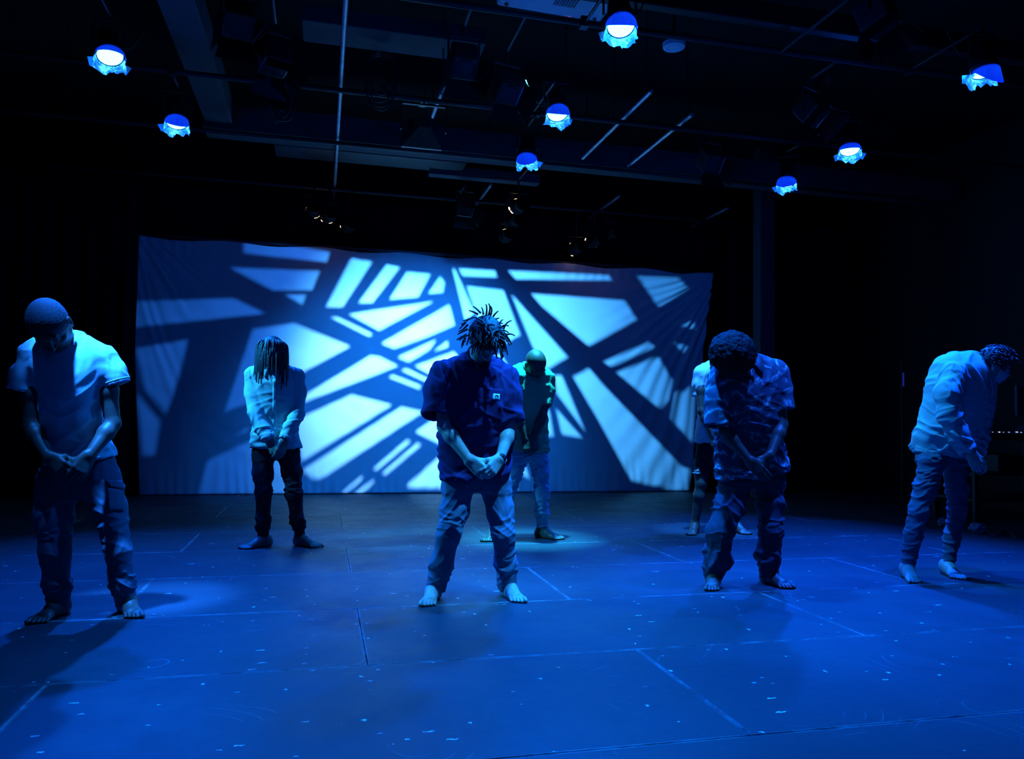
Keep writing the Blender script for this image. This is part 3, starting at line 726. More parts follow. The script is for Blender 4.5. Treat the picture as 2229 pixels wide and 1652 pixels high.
        me.vertices.add(nv); me.vertices.foreach_set('co', V.astype(f32).ravel())
        me.loops.add(nq*4); me.loops.foreach_set('vertex_index', Q.astype(np.int32).ravel())
        me.polygons.add(nq); me.polygons.foreach_set('loop_start', np.arange(0, nq*4, 4, dtype=np.int32))
        me.polygons.foreach_set('use_smooth', np.ones(nq, bool)); me.update(calc_edges=True); me.validate()
        return me

def unit(v): v = np.array(v, float); return v/np.linalg.norm(v)
def foot(F, A, toe, side=0, L=.245):
    """A ankle point, toe = floor point the big toe reaches for"""
    g = np.array([toe[0]-A[0], toe[1]-A[1], 0]); g = unit(g); s = np.array([-g[1], g[0], 0]); B = np.array([A[0], A[1], 0])-g*.02
    z = lambda h: np.array([0, 0, h])
    F.ell(B-g*.025+z(.034), np.array([s, g, (0, 0, 1)]), (.031, .04, .034), .03)
    F.cone(A, B+z(.06), .036, .038, .03); F.cone(B+z(.06), B+g*.07+z(.05), .036, .032, .03)
    F.ell(A+s*.03-z(.02), np.eye(3), (.012, .014, .014), .02); F.ell(A-s*.03-z(.02), np.eye(3), (.012, .014, .014), .02)
    bl = B+g*.145
    F.cone(B+g*.07+z(.045), bl+s*.018+z(.024), .03, .024, .03); F.cone(B+g*.05+z(.03), bl-s*.02+z(.02), .028, .02, .03)
    F.cone(B-g*.02+s*.0+z(.024), bl+z(.016), .026, .018, .03)
    big = side if side else 1
    offs = np.array([.034, .014, -.002, -.017, -.031])*big; ln = [L-.03, L-.034, L-.043, L-.054, L-.067]; rr = [.0135, .0095, .009, .0088, .0085]
    for o, l, r in zip(offs, ln, rr):
        p0 = bl+s*o*.9+z(.02); p1 = B+g*(l-.022)+s*o*1.12+z(.02); p2 = B+g*l+s*o*1.15+z(r*.95)
        F.cone(p0, p1, r*1.15, r, .008); F.cone(p1, p2, r, r*.95, .004)
def hand(F, W, K, palm, thumb, curl=(.5, .6, .5), spread=.06, tcurl=.5, sc=1.0):
    d = unit(np.array(K)-np.array(W)); n = np.array(palm, float); n = unit(n-d*(n @ d)); s = np.cross(d, n)
    if s @ np.array(thumb, float) < 0: s = -s
    W = np.array(W, float); pl = .088*sc
    offs = [.031, .010, -.011, -.030]; flen = [.074, .082, .076, .060]; rad = [.0098, .010, .0094, .0084]
    for o, l, r in zip(offs, flen, rad):
        kb = W+d*(pl-abs(o)*.25)+s*o*sc
        F.cone(W+s*o*.55, kb, .019*sc, .0125*sc, .014, flat=n, fs=1.25)
        b = kb; ang = 0; dd = unit(d+s*o*spread*30*.1)
        for q, (fr, ca) in enumerate(zip((.45, .31, .24), curl)):
            ang += ca+(.07 if o < 0 else 0); v = dd*math.cos(ang)+n*math.sin(ang); e = b+v*l*fr*sc
            F.cone(b, e, r*sc*(1.06-.1*q), r*sc*(.98-.1*q), .005); b = e
    t0 = W+d*.022*sc+s*.022*sc+n*.006; v1 = unit(d*.75+s*.6+n*.35); t1 = t0+v1*.042*sc; v2 = unit(d*.9+s*(.35-.5*tcurl)+n*.4); t2 = t1+v2*.034*sc; t3 = t2+unit(d+s*(.1-.6*tcurl)+n*.4)*.026*sc
    F.cone(W+s*.01, t1, .018*sc, .0135*sc, .018); F.cone(t1, t2, .0125*sc, .0105*sc, .008); F.cone(t2, t3, .0105*sc, .0085*sc, .005)

class Person:
    pass
def head_axes(up, face):
    t = unit(up); f = np.array(face, float); f = unit(f-t*(f @ t)); s = np.cross(f, t); return s, f, t
def make_head(F, H, up, face, neck, nr=.056, sc=1.0):
    s, f, t = head_axes(up, face); R = np.array([s, f, t]); P = lambda a, b, c: H+(s*a+f*b+t*c)*sc
    F.cone(neck, P(0, -.028, -.055), nr*1.05, nr*.96, .03)
    F.ell(P(0, -.012, .022), R, (.074*sc, .094*sc, .086*sc), .02)
    F.ell(P(0, .022, -.035), R, (.060*sc, .068*sc, .080*sc), .03)
    F.ell(P(0, .052, -.092), R, (.032*sc, .030*sc, .024*sc), .03)
    for g in (-1, 1):
        F.cone(P(.05*g, .0, -.05), P(.028*g, .05, -.09), .016, .014, .03)     # jaw line
        F.ell(P(.03*g, .092, .004), R, (.019, .014, .013), .008, cut=True)     # eye sockets
        F.ell(P(.03*g, .076, .004), R, (.0135, .0125, .0115), .003)            # closed lids
        F.ell(P(.042*g, .062, -.022), R, (.02, .018, .016), .015)             # cheekbones
        F.ell(P(.077*g, -.008, -.008), R, (.009, .02, .031), .004); F.ell(P(.083*g, -.002, -.004), R, (.006, .011, .018), .003, cut=True)
        F.ell(P(.077*g, -.002, -.034), R, (.007, .009, .01), .004)
    F.cone(P(-.036, .079, .026), P(.036, .079, .026), .010, .010, .014)
    F.cone(P(0, .086, .012), P(0, .108, -.026), .0085, .0125, .008)
    F.ell(P(.012, .097, -.032), R, (.008, .009, .007), .006); F.ell(P(-.012, .097, -.032), R, (.008, .009, .007), .006)
    F.ell(P(0, .088, -.054), R, (.024, .012, .0055), .004); F.ell(P(0, .087, -.065), R, (.021, .012, .0065), .004)
    return s, f, t
def hair_shell(lo, hi, H, up, face, thick, h=.005, sc=1.0, cut=-.012):
    s, f, t = head_axes(up, face); R = np.array([s, f, t]); F = Field(lo, hi, h); P = lambda a, b, c: H+(s*a+f*b+t*c)*sc
    F.ell(P(0, -.012, .022), R, (.074*sc+thick, .094*sc+thick, .086*sc+thick), .01); F.ell(P(0, -.045, -.03), R, (.055*sc+thick, .045*sc+thick, .06*sc+thick), .03)
    X, Y, Z = F._grid((slice(None),)*3); dx, dy, dz = X-H[0], Y-H[1], Z-H[2]
    tt = dx*t[0]+dy*t[1]+dz*t[2]; ff = dx*f[0]+dy*f[1]+dz*f[2]
    F.F = np.maximum(F.F, (-(tt*.8-ff*.6-cut*sc)).astype(f32)); return F

def torso_rows(rows, Y0):
    out = []
    for y, xl, xr, dy, ry in rows:
        a, b = at(xl, y, Y0+dy), at(xr, y, Y0+dy); out.append((float((a[2]+b[2])/2), float((a[0]+b[0])/2), Y0+dy, float((b[0]-a[0])/2), ry))
    return out
def fabric(name, col, rough=.9, var=.06, bump=.25, sc=260):
    return mat(name, col, rough, var=var, vscale=6, bump=bump, bscale=sc, spec=.25)

def wrinkles(kind, seed, amp=1.0, zr=(0, 2)):
    """cloth relief: creases along the directions in which such a garment folds"""
    def f(V, N):
        P = V+seed*7.3; z = V[:, 2]; o = np.zeros(len(V))
        wv = np.stack([noise(P*4.1), noise(P*4.1+9), noise(P*4.1+31)], 1)*.12
        Q = P+wv
        if kind == 'tee':
            rg_ = lambda q, w_=.14: np.exp(-(q/w_)**2)
            a = noise(Q*np.array([15, 6, 3.2])); b = noise(Q*np.array([5, 5, 11])+5)
            zz = (z-zr[0])/(zr[1]-zr[0])
            up = sm(.45, .8, zz); lo = 1-sm(.15, .6, zz)
            o = .008*up*rg_(a)+.011*(lo*.9+.15)*rg_(b, .12)+.008*noise(Q*4+2)
            for sgn, sd_ in ((1, 11), (-1, 23)):
                d = noise((Q @ np.array([[.8, 0, .6*sgn], [0, 1, 0], [-.6*sgn, 0, .8]]))*np.array([3.5, 4, 10])+sd_); o += .009*rg_(d, .11)*(.35+.65*lo)
        elif kind == 'trousers':
            a = noise((Q @ np.array([[.85, 0, .5], [0, 1, 0], [-.5, 0, .85]]))*np.array([6, 6, 17])); a2 = noise((Q @ np.array([[.85, 0, -.5], [0, 1, 0], [.5, 0, .85]]))*np.array([6, 6, 17])+17); b = noise(Q*np.array([14, 12, 3])+3)
            kn = np.exp(-((z-.47)/.11)**2)*.9+np.exp(-((z-.17)/.08)**2)*1.3+np.exp(-((z-.85)/.1)**2)*.6+.2
            o = .009*kn*(np.exp(-(a/.13)**2)+np.exp(-(a2/.13)**2))+.005*np.exp(-(b/.1)**2)*(1-.5*kn)+.005*noise(Q*6)-.005
        elif kind == 'stack':
            a = noise((Q @ np.array([[.9, 0, .4], [0, 1, 0], [-.4, 0, .9]]))*np.array([6, 6, 21])); b = noise((Q @ np.array([[.9, 0, -.4], [0, 1, 0], [.4, 0, .9]]))*np.array([6, 6, 19])+3)
            o = .009*np.exp(-(a/.14)**2)+.009*np.exp(-(b/.12)**2)+.005*noise(Q*7)-.006
        elif kind == 'sleeve':
            a = noise(Q*np.array([9, 9, 19])); o = .006*(.5-np.abs(a)*2.2)+.004*noise(Q*8)
        return o*amp
    return f
from mathutils.bvhtree import BVHTree
def vol_fix(me):
    pass
def mesh_obj(name, F, m, parent, org, disp=None, relax=1):
    me = F.mesh(name, disp, org, relax); return link(name, me, m, parent)
def bvh(o, org):
    me = o.data; n = len(me.vertices); co = np.empty(n*3, f32); me.vertices.foreach_get('co', co)
    co = co.reshape(-1, 3)+np.array(org); q = np.empty(len(me.loops), np.int32); me.loops.foreach_get('vertex_index', q)
    return BVHTree.FromPolygons(co.tolist(), q.reshape(-1, 4).tolist())
def surf(T, px, py, off=.003):
    d = at(px, py, 1.0)-CAM; h = T.ray_cast(Vector(CAM), Vector(d).normalized())
    if h[0] is None: return None
    return h[0]+h[1]*off, h[1]
def patch(name, T, quad, nu, nv, m, parent, org, off=.003, thick=.003):
    """piece of cloth lying on a garment; quad = four photo points TL TR BR BL"""
    q = np.array(quad, float); V = []
    for j in range(nv+1):
        for i in range(nu+1):
            u, v = i/nu, j/nv; p = (q[0]*(1-u)+q[1]*u)*(1-v)+(q[3]*(1-u)+q[2]*u)*v
            s = surf(T, p[0], p[1], off)
            if s is None: s = V[-1] if V else None
            if s is None: return None
            V.append(s)
    Fc = [(j*(nu+1)+i, j*(nu+1)+i+1, (j+1)*(nu+1)+i+1, (j+1)*(nu+1)+i) for j in range(nv) for i in range(nu)]
    me = bpy.data.meshes.new(name); me.from_pydata([tuple(v[0]-Vector(org)) for v in V], [], [f[::-1] for f in Fc]); me.polygons.foreach_set('use_smooth', [True]*len(me.polygons))
    o = link(name, me, m, parent); s = o.modifiers.new('t', 'SOLIDIFY'); s.thickness = thick; s.offset = 0; return o
def collar_ring(T, neck, axis, r, org, m, parent, gap=0, tube_r=.006, flap=0, flapmat=None):
    ax = unit(axis); a = unit(np.cross(ax, (1, 0, 0))); b = np.cross(ax, a)   # b ~ sideways
    pts = []; fl = []
    N_ = 40
    fr = unit(np.array([0, -1, 0])-ax*(-ax[1])); sd = np.cross(ax, fr)
    for i in range(N_+1):
        t = gap+(2*math.pi-2*gap)*i/N_; o = np.array(neck)+(fr*math.cos(t)+sd*math.sin(t))*r+ax*.22
        h = T.ray_cast(Vector(o), Vector(-ax), .5)
        if h[0] is None: continue
        p = np.array(h[0]); pts.append(p-np.array(org)+ax*.002)
        if flap:
            w = flap*(1.0+.5*math.exp(-((min(t, 2*math.pi-t))/.5)**2)); oo = np.array(neck)+(fr*math.cos(t)+sd*math.sin(t))*(r+w)+ax*.22
            h2 = T.ray_cast(Vector(oo), Vector(-ax), .6)
            q = np.array(h2[0]) if h2[0] is not None else p
            fl.append((p-np.array(org)+ax*.022, q-np.array(org)+np.array(h2[1] if h2[1] is not None else ax)*.006))
    if len(pts) < 8: return
    if not flap:
        link('collar', tubes_mesh('collar', [pts+([pts[0]] if not gap else [])], [(tube_r, tube_r)], 8), m, parent)
    else:
        V = []; Fc = []
        for p, q in fl: V += [tuple(p-ax*.02), tuple(p), tuple((p+q)/2+ax*.008), tuple(q)]
        for i in range(len(fl)-1):
            for k in range(3): Fc.append((i*4+k, i*4+k+1, i*4+5+k, i*4+4+k))
        me = bpy.data.meshes.new('collar'); me.from_pydata(V, [], Fc); me.polygons.foreach_set('use_smooth', [True]*len(me.polygons))
        o = link('collar', me, m, parent); s = o.modifiers.new('t', 'SOLIDIFY'); s.thickness = .004

def build(c):
    Y0 = c['Y']; J = lambda k: at(c[k][0], c[k][1], Y0+c[k][2]) if len(c[k]) == 3 else np.array(c[k])
    h = c.get('h', .0042); hc = c.get('hc', .0052); w = c.get('w', 1.0)
    head = J('head'); neck = J('neck'); up, face = c['up'], c['face']
    rows = torso_rows(c['torso'], Y0)
    ankles = [J('ankL'), J('ankR')]; org = np.array([(ankles[0][0]+ankles[1][0])/2, Y0, 0.0])
    toes = [on_z(*c['toeL']), on_z(*c['toeR'])]
    allp = [head, neck]+[J(k) for k in ('shL', 'shR', 'elL', 'elR', 'wrL', 'wrR', 'haL', 'haR', 'kneeL', 'kneeR')]+ankles+toes+[np.array([r[1]-r[3], r[2]-r[4], r[0]]) for r in rows]+[np.array([r[1]+r[3], r[2]+r[4], r[0]]) for r in rows]
    allp = np.array(allp); lo = allp.min(0)-.15; hi = allp.max(0)+.15; lo[2] = -.02
    # ---- body
    B = Field(lo, hi, h)
    zh = max(at(*c['hemL'], Y0)[2], at(*c['hemR'], Y0)[2])
    B.stack([(z, x, y, max(rx*.86-.022, .03), max(ry*.86-.02, .03)) for z, x, y, rx, ry in rows if z > zh+.02], .03)
    B.stack([(z, x, y, max(rx*.86-.014, .03), max(ry*.86-.012, .03)) for z, x, y, rx, ry in torso_rows(c['hips'], Y0)], .03)
    B.cone(np.array(torso_rows(c['hips'], Y0)[0])[[1, 2, 0]], np.array([r for r in rows if r[0] > zh+.02][-1])[[1, 2, 0]], .09, .09, .04)
    chest = [r for r in rows][min(3, len(rows)-1)]
    B.cone(neck, (chest[1], chest[2]+.02, chest[0]), .05, .06, .05)
    for S_ in 'LR':
        sh, el, wr, ha = J('sh'+S_), J('el'+S_), J('wr'+S_), J('ha'+S_)
        B.cone(neck-np.array([0, 0, .03]), sh, .05, .048*w, .04)
        fa = el+(wr-el)*.28; ua = sh+(el-sh)*.45
        q = .78 if len(c['slL']) > 4 else 1.0
        B.chain([(sh, .050*w*q), (ua, .045*w*q), (el, .036*w*q)], .03)
        B.chain([(el, .036*w*q), (fa, .040*w*q)], .02); B.cone(fa, wr, .040*w*q, .0265*w, .02)
        pn = c.get('palm'+S_, (.45 if S_ == 'L' else -.45, .85, -.1)); th = c.get('thumb'+S_, (1 if S_ == 'L' else -1, -.2, .3))
        hand(B, wr, ha, pn, th, c.get('curl'+S_, (.45, .6, .4)), sc=c.get('hs', 1.0))
        kn, an = J('knee'+S_), J('ank'+S_); hp = J('hip'+S_)
        lg = [(at(x, y, Y0+dy), r*.74) for x, y, dy, r in c['leg'+S_]]
        if 'legname' in c: lg += [(kn, .05), (kn+(an-kn)*.3, .052)]
        else: lg[-1] = (lg[-1][0], min(lg[-1][1], .036))
        B.chain(lg+[(an, .034)], .03)
        foot(B, an+np.array([0, 0, 0]), toes['LR'.index(S_)], side=(1 if S_ == 'R' else -1)*c.get('footflip', 1))
    make_head(B, head, up, face, neck, c.get('neckr', .054), c.get('hsz', 1.0))
    X, Y_, Z = B._grid((slice(None),)*3); B.F = np.maximum(B.F, -Z+f32(.001))
    body = mesh_obj('person', B, c['skin'], None, org, relax=1); body.location = org; del B
    tag(body, c['label'], 'person', 'dancers with bowed heads')
    # ---- trousers
    T = Field(lo, hi, hc)
    T.stack(torso_rows(c['hips'], Y0), .03)
    for S_ in 'LR':
        Q = T.like(); pts = [(at(x, y, Y0+dy), r) for x, y, dy, r in c['leg'+S_]]; Q.chain(pts, .03)
        e, pr_ = pts[-1][0], pts[-2][0]; n = unit(e-pr_)*.6+np.array([0, 0, -.5])
        Q.plane(e, n, .05, .010); T.merge(Q, .035)
    tr = mesh_obj(c.get('legname', 'trousers'), T, c['trmat'], body, org, c.get('trdisp')); del T
    # ---- shirt
    S = Field(np.minimum(lo, allp.min(0)-.15), hi, hc); S.stack(rows, .03)
    hl, hr = at(*c['hemL'], Y0), at(*c['hemR'], Y0); n = np.cross(hr-hl, (0, 1, 0)); n = n if n[2] < 0 else -n
    S.plane(hl, n, .06)
    for k_, (S_, ee) in enumerate((('L', c['slL']), ('R', c['slR']))):
        Q = S.like(); pts = [(at(x, y, Y0+dy), r) for x, y, dy, r in ee]; Q.chain(pts, .03)
        e, pr_ = pts[-1][0], pts[-2][0]; Q.plane(e, e-pr_, .05, .010); S.merge(Q, c.get('armk', .034))
    ax = unit(head-neck); nr = c.get('nhole', .066); nb = neck-ax*.02
    S.cone(nb, head, nr, nr*1.1, cut=True)
    sh_o = mesh_obj(c['topname'], S, c['topmat'], body, org, c.get('topdisp')); del S
    TB = bvh(sh_o, org)
    if c.get('collar') == 'crew': collar_ring(TB, neck, ax*.6+np.array([0, -.25, .6]), nr+.004, org, c.get('colmat', c['topmat']), sh_o, tube_r=.007)
    if c.get('collar') == 'flap': collar_ring(TB, neck, ax*.6+np.array([0, -.25, .6]), nr+.004, org, c.get('colmat', c['topmat']), sh_o, gap=.25, flap=.042)
    # ---- hem bands on short sleeves
    for S_ in 'LR':
        if not c.get('cuffs'): break
        ee = c['sl'+S_]; e = at(ee[-1][0], ee[-1][1], Y0+ee[-1][2]); p = at(ee[-2][0], ee[-2][1], Y0+ee[-2][2]); d = unit(e-p); a = unit(np.cross(d, (0, 1, 0))); b = np.cross(d, a); r = ee[-1][3]+c.get('cuffo', .001)
        pts = [e-d*.018+(a*math.cos(t)+b*math.sin(t))*r-org for t in np.linspace(0, 2*math.pi, 29)]
        link('sleeve_hem', tubes_mesh('sleeve_hem', [pts], [(.0035, .0035)], 6), c['topmat'], sh_o)
    return dict(body=body, shirt=sh_o, trousers=tr, T=TB, org=org, head=head, up=up, face=face, neck=neck, lo=lo, hi=hi, Y=Y0)

SK_D = mat('skin_dark', (.10, .06, .045), .5, var=.15, vscale=30, bump=.1, bscale=150)
SK_M = mat('skin_brown', (.22, .15, .12), .5, var=.12, vscale=30, bump=.1, bscale=150)
SK_L = mat('skin_light', (.50, .42, .38), .5, var=.1, vscale=30, bump=.1, bscale=150)
HAIR = mat('black_hair', (.02, .018, .022), .55, bump=.6, bscale=220)
HAIRB = mat('cropped_hair', (.018, .016, .03), .8, bump=1.0, bscale=260)
U = (0, -.72, .62); FC = (0, -.6, -.8)

def shell_hair(p, thick, cut=-.012, m=HAIR, h=.005, amp=.0, fr=60, sc=1.0, name='hair'):
    F = hair_shell(p['head']-.19, p['head']+.19, p['head'], p['up'], p['face'], thick, h, sc, cut)
    return mesh_obj(name, F, m, p['body'], p['org'], (lambda V, N: amp*noise(V*fr)+amp*.5*noise(V*fr*2.3)) if amp else None)

# ---- dancer: white tee, far left
p1 = build(dict(Y=4.5, label='person in a white T-shirt and grey cargo trousers at the far left',
    skin=SK_D, hsz=1.17, up=(-.2, -.9, .4), face=(.18, -.38, -.9), head=(108, 708, -.22), neck=(130, 752, -.12), neckr=.058,
    torso=[(722, 118, 180, -.08, .06), (738, 80, 206, -.08, .085), (750, 56, 230, -.07, .098), (764, 42, 244, -.07, .11), (795, 52, 240, -.07, .125), (850, 82, 226, -.07, .13), (905, 88, 222, -.04, .125), (955, 92, 238, 0, .125), (985, 98, 252, .01, .13), (1030, 100, 255, .01, .13)],
    hemL=(90, 1014), hemR=(255, 990),
    hips=[(970, 102, 240, .02, .11), (1010, 92, 254, .02, .115), (1050, 84, 262, .03, .115), (1085, 90, 258, .03, .10)],
    hipL=(128, 1030, .02), hipR=(218, 1030, .02), kneeL=(122, 1190, -.03), kneeR=(255, 1180, -.03), ankL=(128, 1322, .0), ankR=(279, 1322, .02), toeL=(62, 1366), toeR=(300, 1359),
    legL=[(126, 1050, .02, .098), (116, 1120, 0, .09), (120, 1200, -.03, .072), (125, 1270, -.01, .062), (127, 1322, .0, .055)],
    legR=[(218, 1050, .02, .094), (240, 1110, 0, .08), (257, 1200, -.03, .064), (267, 1270, -.01, .056), (274, 1318, .02, .05)],
    shL=(70, 798, -.08), shR=(228, 792, -.08), elL=(68, 925, -.09), elR=(246, 922, -.09), wrL=(108, 996, -.2), wrR=(194, 992, -.2), haL=(142, 1026, -.24), haR=(168, 1032, -.24),
    slL=[(74, 788, -.07, .06), (58, 818, -.07, .068), (50, 850, -.07, .072)], slR=[(226, 782, -.07, .062), (242, 812, -.07, .068), (252, 838, -.07, .073)],
    trmat=fabric('grey_cotton', (.10, .115, .15)), trdisp=wrinkles('trousers', 1, .6, (0, .9)),
    topmat=fabric('white_cotton', (.72, .74, .78)), topname='t_shirt', topdisp=wrinkles('tee', 1, .6, (.8, 1.5)), collar='crew', cuffs=True))
shell_hair(p1, .0045, sc=1.17, m=HAIRB, amp=.002, fr=150, cut=-.055, h=.004)
tT = bvh(p1['trousers'], p1['org'])
patch('pocket_flap', tT, [(226, 1044), (268, 1048), (268, 1066), (240, 1060)], 8, 4, MATS['grey_cotton'], p1['trousers'], p1['org'], .008, .006)
patch('cargo_pocket', tT, [(232, 1062), (268, 1064), (268, 1112), (236, 1112)], 8, 6, MATS['grey_cotton'], p1['trousers'], p1['org'], .004, .006)

# ---- dancer: button shirt, long locs, back left
p2 = build(dict(Y=6.5, h=.005, hc=.0062, label='person with shoulder-length locs in a pale button shirt and black trousers',
    skin=SK_M, up=(.0, -.75, .65), face=(0, -.6, -.8), head=(592, 770, -.2), neck=(592, 800, -.08), neckr=.052,
    torso=[(790, 578, 606, -.06, .06), (797, 556, 632, -.06, .085), (808, 542, 648, -.05, .105), (830, 545, 652, -.05, .115), (870, 552, 648, -.04, .115), (920, 552, 645, 0, .115), (950, 548, 652, .01, .12), (985, 543, 661, .02, .125)],
    hemL=(543, 972), hemR=(661, 975),
    hips=[(950, 560, 640, .02, .1), (980, 552, 650, .02, .105), (1000, 553, 650, .03, .1)],
    hipL=(572, 985, .02), hipR=(628, 985, .02), kneeL=(574, 1072, -.03), kneeR=(640, 1072, -.03), ankL=(574, 1178, .0), ankR=(656, 1176, .0), toeL=(530, 1196), toeR=(694, 1193),
    legL=[(573, 990, .02, .085), (571, 1030, 0, .077), (574, 1075, -.03, .062), (573, 1130, -.01, .052), (573, 1172, .0, .042)],
    legR=[(628, 990, .02, .085), (636, 1030, 0, .075), (640, 1075, -.03, .062), (648, 1130, -.01, .05), (654, 1172, .0, .040)],
    shL=(550, 815, -.06), shR=(646, 818, -.06), elL=(556, 898, -.1), elR=(644, 900, -.1), wrL=(590, 962, -.2), wrR=(616, 962, -.2), haL=(597, 982, -.23), haR=(611, 982, -.23),
    slL=[(552, 816, -.05, .058), (549, 855, -.05, .052), (555, 898, -.10, .048), (571, 930, -.15, .043), (587, 955, -.19, .039)],
    slR=[(645, 818, -.05, .058), (650, 855, -.05, .052), (646, 900, -.10, .048), (632, 930, -.15, .043), (619, 955, -.19, .039)],
    trmat=fabric('black_denim', (.015, .015, .022)), trdisp=wrinkles('trousers', 2, .8, (0, .9)),
    topmat=fabric('chambray', (.42, .5, .52)), topname='button_shirt', topdisp=wrinkles('tee', 2, .8, (.8, 1.5)), collar='flap', cuffs=True))
shell_hair(p2, .026, cut=-.03, amp=.003, fr=60)
def locs(p, n, seed, length, rr=(.008, .006), face_gap=.35):
    rg = random.Random(seed); s, f, t = head_axes(p['up'], p['face']); H = p['head']; paths = []
    for i in range(n):
        a = rg.uniform(0, 2*math.pi); e = rg.uniform(.1, 1.25)
        d = unit(s*math.sin(a)*math.cos(e)+f*math.cos(a)*math.cos(e)+t*math.sin(e))
        p0 = H+(s*(d @ s)*.1+f*(d @ f)*.11+t*((d @ t)*.10+.02)); out = unit(np.array([d[0], d[1]*.6, 0])+1e-3)
        q = [p0-d*.03]; v = d*.45+np.array([0, 0, -.25]); x = p0.copy(); L = length*rg.uniform(.75, 1.1)*(1.2 if (d @ s) < -.35 else (.62 if (d @ s) < .45 and d @ f > -.1 else .9)); k = 12
        for j in range(k):
            v = v*.6+np.array([0, 0, -.5])+out*.01; v = unit(v)*1.0; x = x+v*L/k
            # keep off the head
            r = x-H; m = math.hypot(r[0]/.118, r[1]/.12)
            if m < 1 and r[2] > -.14: x = x+np.array([r[0], r[1], 0])*(1/max(m, .2)-1)*.6
            q.append(x.copy())
        paths.append(np.array(q)-p['org'])
    return paths
pa = [q for q in locs(p2, 110, 3, .21) if not (abs(q[-1][0]+p2['org'][0]-p2['head'][0]) < .03 and q[-1][1]+p2['org'][1] < p2['head'][1] and False)]
o = link('locs', tubes_mesh('locs', pa, [(.0085, .0045)]*len(pa), 6), HAIR, p2['body']); o['kind'] = 'stuff'
for y in (832, 858, 872, 884, 898, 914, 932):
    s = surf(p2['T'], 598, y, .002)
    if s: 
        o = simple('button', lambda bm: b_cyl(bm, (0, 0, 0), s[1]*.003, .006, n=10), mat('button_pearl', (.7, .75, .8), .3), p2['shirt']); o.location = s[0]-Vector(p2['org'])
patch('placket', p2['T'], [(594, 826), (602, 826), (602, 968), (593, 968)], 3, 40, MATS['chambray'], p2['shirt'], p2['org'], .001, .003)

# ---- dancer: dark pocket tee, spiky twists, centre
p3 = build(dict(Y=4.52, label='person with short spiky twists in a dark pocket T-shirt and faded jeans, front and centre',
    skin=SK_L, hsz=1.08, up=(.08, -.92, .4), face=(.12, -.36, -.92), head=(1057, 738, -.2), neck=(1040, 792, -.1), neckr=.056,
    torso=[(774, 1012, 1068, -.06, .06), (784, 985, 1090, -.06, .085), (800, 956, 1110, -.06, .11), (830, 950, 1116, -.07, .125), (880, 955, 1112, -.07, .13), (930, 958, 1110, -.04, .13), (980, 957, 1110, 0, .13), (1020, 960, 1110, .01, .135), (1060, 962, 1112, .01, .135)],
    hemL=(960, 1046), hemR=(1112, 1026),
    hips=[(1000, 968, 1104, .02, .11), (1040, 964, 1108, .02, .115), (1068, 962, 1110, .03, .11)],
    hipL=(998, 1055, .02), hipR=(1078, 1050, .02), kneeL=(976, 1156, -.04), kneeR=(1095, 1156, -.04), ankL=(942, 1288, .0), ankR=(1108, 1286, .0), toeL=(927, 1327), toeR=(1136, 1318),
    legL=[(998, 1060, .02, .092), (990, 1110, 0, .08), (976, 1165, -.04, .068), (962, 1225, -.01, .062), (947, 1286, .0, .058)],
    legR=[(1078, 1056, .02, .09), (1088, 1110, 0, .076), (1096, 1165, -.04, .066), (1100, 1225, -.01, .06), (1104, 1283, .0, .056)],
    shL=(962, 818, -.07), shR=(1104, 824, -.07), elL=(966, 928, -.13), elR=(1108, 935, -.12), wrL=(1022, 1002, -.22), wrR=(1088, 1000, -.22), haL=(1048, 1026, -.25), haR=(1064, 1030, -.27),
    curlL=(.3, .5, .3), curlR=(.35, .45, .3),
    slL=[(963, 815, -.07, .068), (956, 850, -.09, .08), (952, 903, -.12, .086)], slR=[(1103, 822, -.07, .066), (1110, 860, -.09, .068), (1113, 915, -.11, .066)],
    trmat=fabric('faded_denim', (.15, .18, .26), bump=.4), trdisp=wrinkles('trousers', 3, .65, (0, .9)),
    topmat=fabric('navy_cotton', (.035, .018, .10)), topname='t_shirt', topdisp=wrinkles('tee', 4, 1.15, (.8, 1.5)), collar='crew', cuffs=True))
shell_hair(p3, .014, sc=1.08, cut=-.02, amp=.004, fr=70)
